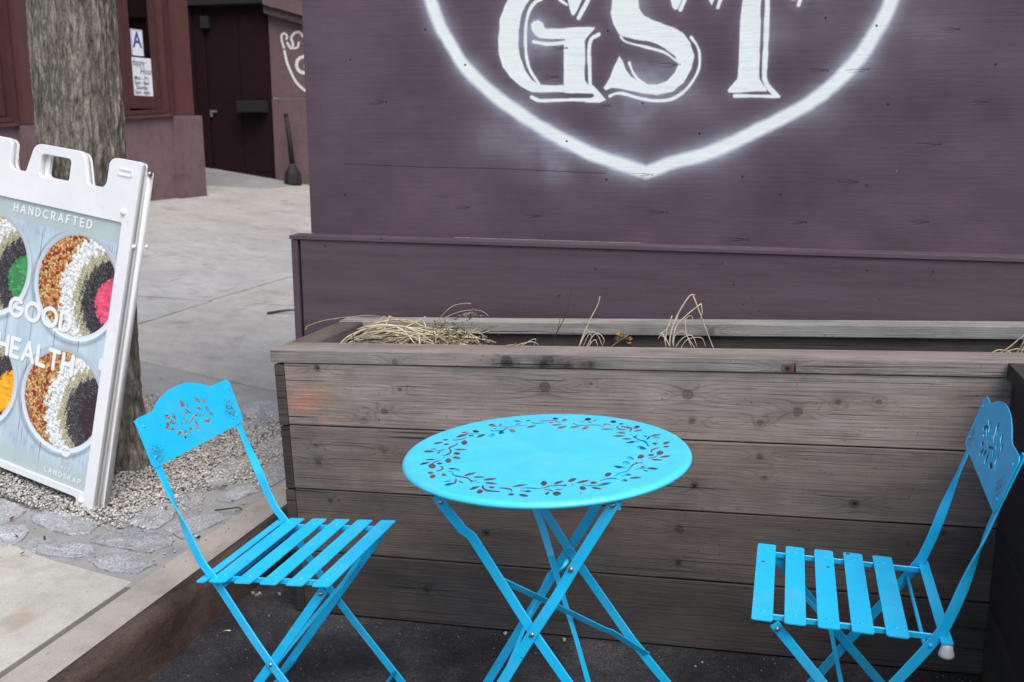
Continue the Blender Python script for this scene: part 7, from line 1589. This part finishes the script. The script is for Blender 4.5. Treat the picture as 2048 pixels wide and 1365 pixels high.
bm = bmesh.new()
for P_, n_ in (([(-0.975,2.720,0.817),(-0.936,2.720,0.833),(-0.944,2.720,0.788),(-0.913,2.720,0.805),(-0.960,2.720,0.769),(-0.921,2.720,0.768),(-1.007,2.720,0.763),(-1.039,2.720,0.759),(-0.890,2.720,0.794),(-0.885,2.720,0.836),(-0.874,2.720,0.859),(-0.848,2.720,0.784),(-0.991,2.720,0.776),(-0.936,2.720,0.811)], 16),):
    for p in P_:
        for _ in range(n_):
            q = Vector(p) + Vector((random.gauss(0, .012), random.gauss(0, .02), random.gauss(0, .007)))
            leaflet(bm, q, (random.gauss(0, 1), random.gauss(0, 1), random.gauss(-.3, .6)), random.uniform(.008, .018), random.uniform(.0015, .0035))
for _ in range(900):
    q = (random.uniform(-1.27, -.85), random.uniform(2.62, 2.9), random.uniform(.70, .745))
    leaflet(bm, q, (random.gauss(0, 1), random.gauss(0, 1), random.gauss(0, .5)), random.uniform(.008, .02), random.uniform(.0015, .004))
tag(finish('withered_leaves', bm, M_sage, c1), kind='stuff')
c2 = thing('dead_plant', 'single tall bent straw blade over curled blades near the planter middle', 'dead plant', (-.58, 2.68, .72))
stem(c2, [(-0.548,2.680,0.783),(-0.537,2.680,0.816),(-0.518,2.680,0.862),(-0.498,2.680,0.903),(-0.491,2.680,0.929)], .0022, M_pale, .4)
for P_ in ([(-0.548,2.680,0.783),(-0.529,2.680,0.822),(-0.509,2.680,0.829),(-0.495,2.680,0.818),(-0.480,2.680,0.787)], [(-0.541,2.700,0.780),(-0.527,2.700,0.812),(-0.518,2.700,0.815),(-0.521,2.700,0.781)], [(-0.524,2.660,0.786),(-0.505,2.660,0.821),(-0.488,2.660,0.828),(-0.474,2.660,0.812),(-0.477,2.660,0.797)], [(-0.547,2.690,0.787),(-0.534,2.690,0.831),(-0.522,2.690,0.826)], [(-0.528,2.700,0.780),(-0.507,2.700,0.802),(-0.498,2.700,0.782)], [(-0.743,2.710,0.769),(-0.695,2.710,0.783),(-0.671,2.710,0.776)], [(-0.728,2.710,0.767),(-0.683,2.710,0.793),(-0.686,2.710,0.772)]):
    stem(c2, P_, .0013, M_pale, .5)
c3 = thing('dead_plant', 'thin bare black twig leaning over the planter soil', 'dead plant', (-.66, 2.72, .72))
stem(c3, [(-0.643,2.740,0.765),(-0.625,2.740,0.810),(-0.602,2.740,0.858),(-0.591,2.740,0.905),(-0.583,2.740,0.952)], .0015, M_twig, .3)
stem(c3, [(-0.625,2.740,0.810),(-0.617,2.740,0.846),(-0.620,2.740,0.863)], .0009, M_twig, .3)
c4 = thing('dead_plant', 'tallest clump of snapped pale straw right of the planter middle', 'dead plant', (-.33, 2.70, .73))
for P_, r_ in (([(-0.299,2.700,0.791),(-0.295,2.700,0.836),(-0.278,2.700,0.887),(-0.250,2.700,0.936),(-0.234,2.700,0.942)], .0026), ([(-0.240,2.710,0.937),(-0.223,2.710,0.897),(-0.202,2.710,0.845),(-0.178,2.710,0.790)], .0023), ([(-0.290,2.690,0.802),(-0.281,2.690,0.853),(-0.250,2.690,0.890),(-0.216,2.690,0.920)], .0022),
               ([(-0.219,2.720,0.914),(-0.215,2.720,0.892),(-0.220,2.720,0.870)], .0015), ([(-0.311,2.700,0.802),(-0.307,2.700,0.841),(-0.294,2.700,0.881)], .002), ([(-0.328,2.700,0.826),(-0.312,2.700,0.838),(-0.299,2.700,0.856)], .0016), ([(-0.288,2.700,0.792),(-0.284,2.700,0.826),(-0.260,2.700,0.838),(-0.237,2.700,0.795)], .0014),
               ([(-0.283,2.700,0.792),(-0.262,2.700,0.821),(-0.238,2.700,0.828),(-0.223,2.700,0.798)], .0013), ([(-0.295,2.680,0.798),(-0.309,2.680,0.823),(-0.320,2.680,0.828)], .0014), ([(-0.278,2.710,0.855),(-0.246,2.710,0.882),(-0.238,2.710,0.871)], .0013), ([(-0.259,2.700,0.872),(-0.252,2.700,0.830),(-0.226,2.700,0.790)], .0012),
               ([(-0.306,2.690,0.793),(-0.316,2.690,0.831),(-0.329,2.690,0.817)], .0015), ([(-0.271,2.720,0.783),(-0.253,2.720,0.812),(-0.215,2.720,0.820),(-0.201,2.720,0.795)], .0012), ([(-0.293,2.700,0.856),(-0.283,2.700,0.870),(-0.278,2.700,0.882)], .0018)):
    stem(c4, P_, r_, M_pale if random.random() < .75 else M_straw, .6)
c5 = thing('dead_plant', 'small yellowed weed between the two straw clumps in the planter', 'dead plant', (-.48, 2.72, .72))
stem(c5, [(-0.464,2.720,0.780),(-0.445,2.720,0.795),(-0.428,2.720,0.808),(-0.417,2.720,0.811)], .0012, mat_straw('yellow_stem', (.25, .22, .04), (.42, .36, .08)))
stem(c5, [(-0.453,2.720,0.786),(-0.448,2.720,0.807),(-0.454,2.720,0.818)], .0010, M_sage)
bm = bmesh.new()
for p in [(-0.425,2.720,0.811),(-0.431,2.720,0.813),(-0.417,2.720,0.803),(-0.442,2.720,0.813),(-0.451,2.720,0.815),(-0.419,2.720,0.791),(-0.439,2.720,0.799)]:
    for _ in range(3): leaflet(bm, p, (random.gauss(0, 1), random.gauss(0, 1), .3), .014, .003)
finish('leaf_tuft', bm, mat_straw('ochre_leaf', (.30, .20, .03), (.48, .30, .05)), c5)
c6 = thing('dead_plant', 'yellow straw tuft at the right end of the long planter', 'dead plant', (.55, 2.70, .77))
for P_ in ([(0.525,2.680,0.826),(0.551,2.680,0.848),(0.567,2.680,0.866),(0.584,2.680,0.883)], [(0.511,2.680,0.830),(0.526,2.680,0.838),(0.548,2.680,0.835),(0.564,2.680,0.825)], [(0.569,2.700,0.821),(0.582,2.700,0.850),(0.587,2.700,0.869)], [(0.545,2.700,0.828),(0.571,2.700,0.839),(0.602,2.700,0.834)], [(0.578,2.690,0.824),(0.585,2.690,0.848),(0.605,2.690,0.877),(0.620,2.690,0.855)]):
    stem(c6, P_, .0022, M_straw, .6)

# ============================================================ SMALL THINGS ON THE GROUND
def ground_twig(label, P_, r_):
    t_ = thing('fallen_twig', label, 'twig', tuple(P_[0]))
    q = smooth_path(P_, 5)
    bm = bmesh.new(); tube(bm, q, [r_ * (1 - .5 * i / (len(q) - 1)) for i in range(len(q))], 6)
    finish('twig_stem', bm, M_twig, t_, smooth=True)
    return t_
a_ = [(-1.828,2.808,0.112), (-1.786,2.818,0.118), (-1.753,2.832,0.120), (-1.738,2.830,0.115), (-1.757,2.818,0.112)]
ground_twig('bent dark twig lying on the kerbside cobbles behind the left chair', a_, .003)
a_ = [(-3.17, 5.60, ground(-3.17) + .008), (-3.10, 5.70, ground(-3.10) + .02), (-3.03, 5.72, ground(-3.03) + .03), (-2.9, 5.74, ground(-2.9) + .01)]
ground_twig('short brown stick on the pavement beside the purple hoarding', a_, .009)
# crumbs in the gutter: pale bits of gravel in one mesh
bm = bmesh.new()
for k in range(230):
    if k < 80: x = random.uniform(-1.55, -1.15); y = random.uniform(1.7, 2.48)
    elif k < 160: x = random.uniform(-1.3, .5); y = 2.475 - abs(random.gauss(0, .05))
    else: x = random.uniform(-1.4, .6); y = random.uniform(1.6, 2.48)
    r_ = random.choice((.0010, .0014, .0018, .0035 if k % 9 == 0 else .0013))
    res = bmesh.ops.create_icosphere(bm, subdivisions=1, radius=r_, matrix=Matrix.Translation((x, y, street(x) + r_ * .4)))
    for v in res['verts']:
        v.co += Vector((random.uniform(-1, 1), random.uniform(-1, 1), random.uniform(-.5, .3))) * r_ * .35
for (u, v_) in ((506, 1187), (512, 1190), (518, 1186), (560, 1186), (440, 1168)):
    pass
for p in ((-1.559,2.574,-0.045), (-1.541,2.565,-0.045), (-1.537,2.576,-0.045), (-1.472,2.584,-0.040), (-0.536,2.470,0.000), (-0.770,2.512,-0.030), (-0.706,2.473,-0.010)):
    res = bmesh.ops.create_icosphere(bm, subdivisions=1, radius=.0065, matrix=Matrix.Translation((p[0], p[1], street(p[0]) + .003)))
    for v in res['verts']: v.co += Vector((random.uniform(-1, 1), random.uniform(-1, 1), random.uniform(-1, .2))) * .002
tag(finish('gutter_grit', bm, simple('pale_grit', (.27, .26, .24), .85, .25, 40, 0)), 'pale grit scattered over the asphalt by the kerb and planter', kind='stuff')
bm = bmesh.new()
for k in range(70):
    x = random.uniform(-3.2, -1.7); y = random.uniform(2.3, 4.1)
    if (x + 2.51) ** 2 + (y - 3.08) ** 2 < .05 and k % 2: continue
    leaflet(bm, (x, y, ground(x) + .010), (random.gauss(0, 1), random.gauss(0, 1), .15), random.uniform(.010, .026), random.uniform(.003, .007))
tag(finish('leaf_litter', bm, mat_straw('brown_leaf_litter', (.05, .03, .018), (.16, .10, .055)), None), 'brown leaf litter scattered over the gravel and cobbles', kind='stuff')
lt = thing('paper_scrap', 'small curled white paper scrap on the asphalt beneath the left chair', 'litter', (-1.503,2.325,-0.035))
p = Vector((-1.503,2.325,-0.035)); p.z = street(p.x) + .003
bm = bmesh.new()
rows = [[bm.verts.new(p + Vector((.016 * math.cos(t) * .9 + w_ * .3, -.012 * t * .5 + w_, .006 + .005 * math.sin(t * 1.5)))) for w_ in (-.003, .003)] for t in [k * .35 for k in range(8)]]
for i in range(7): bm.faces.new((rows[i][0], rows[i][1], rows[i + 1][1], rows[i + 1][0]))
finish('scrap', bm, simple('grubby_paper', (.62, .60, .56), .8), lt)
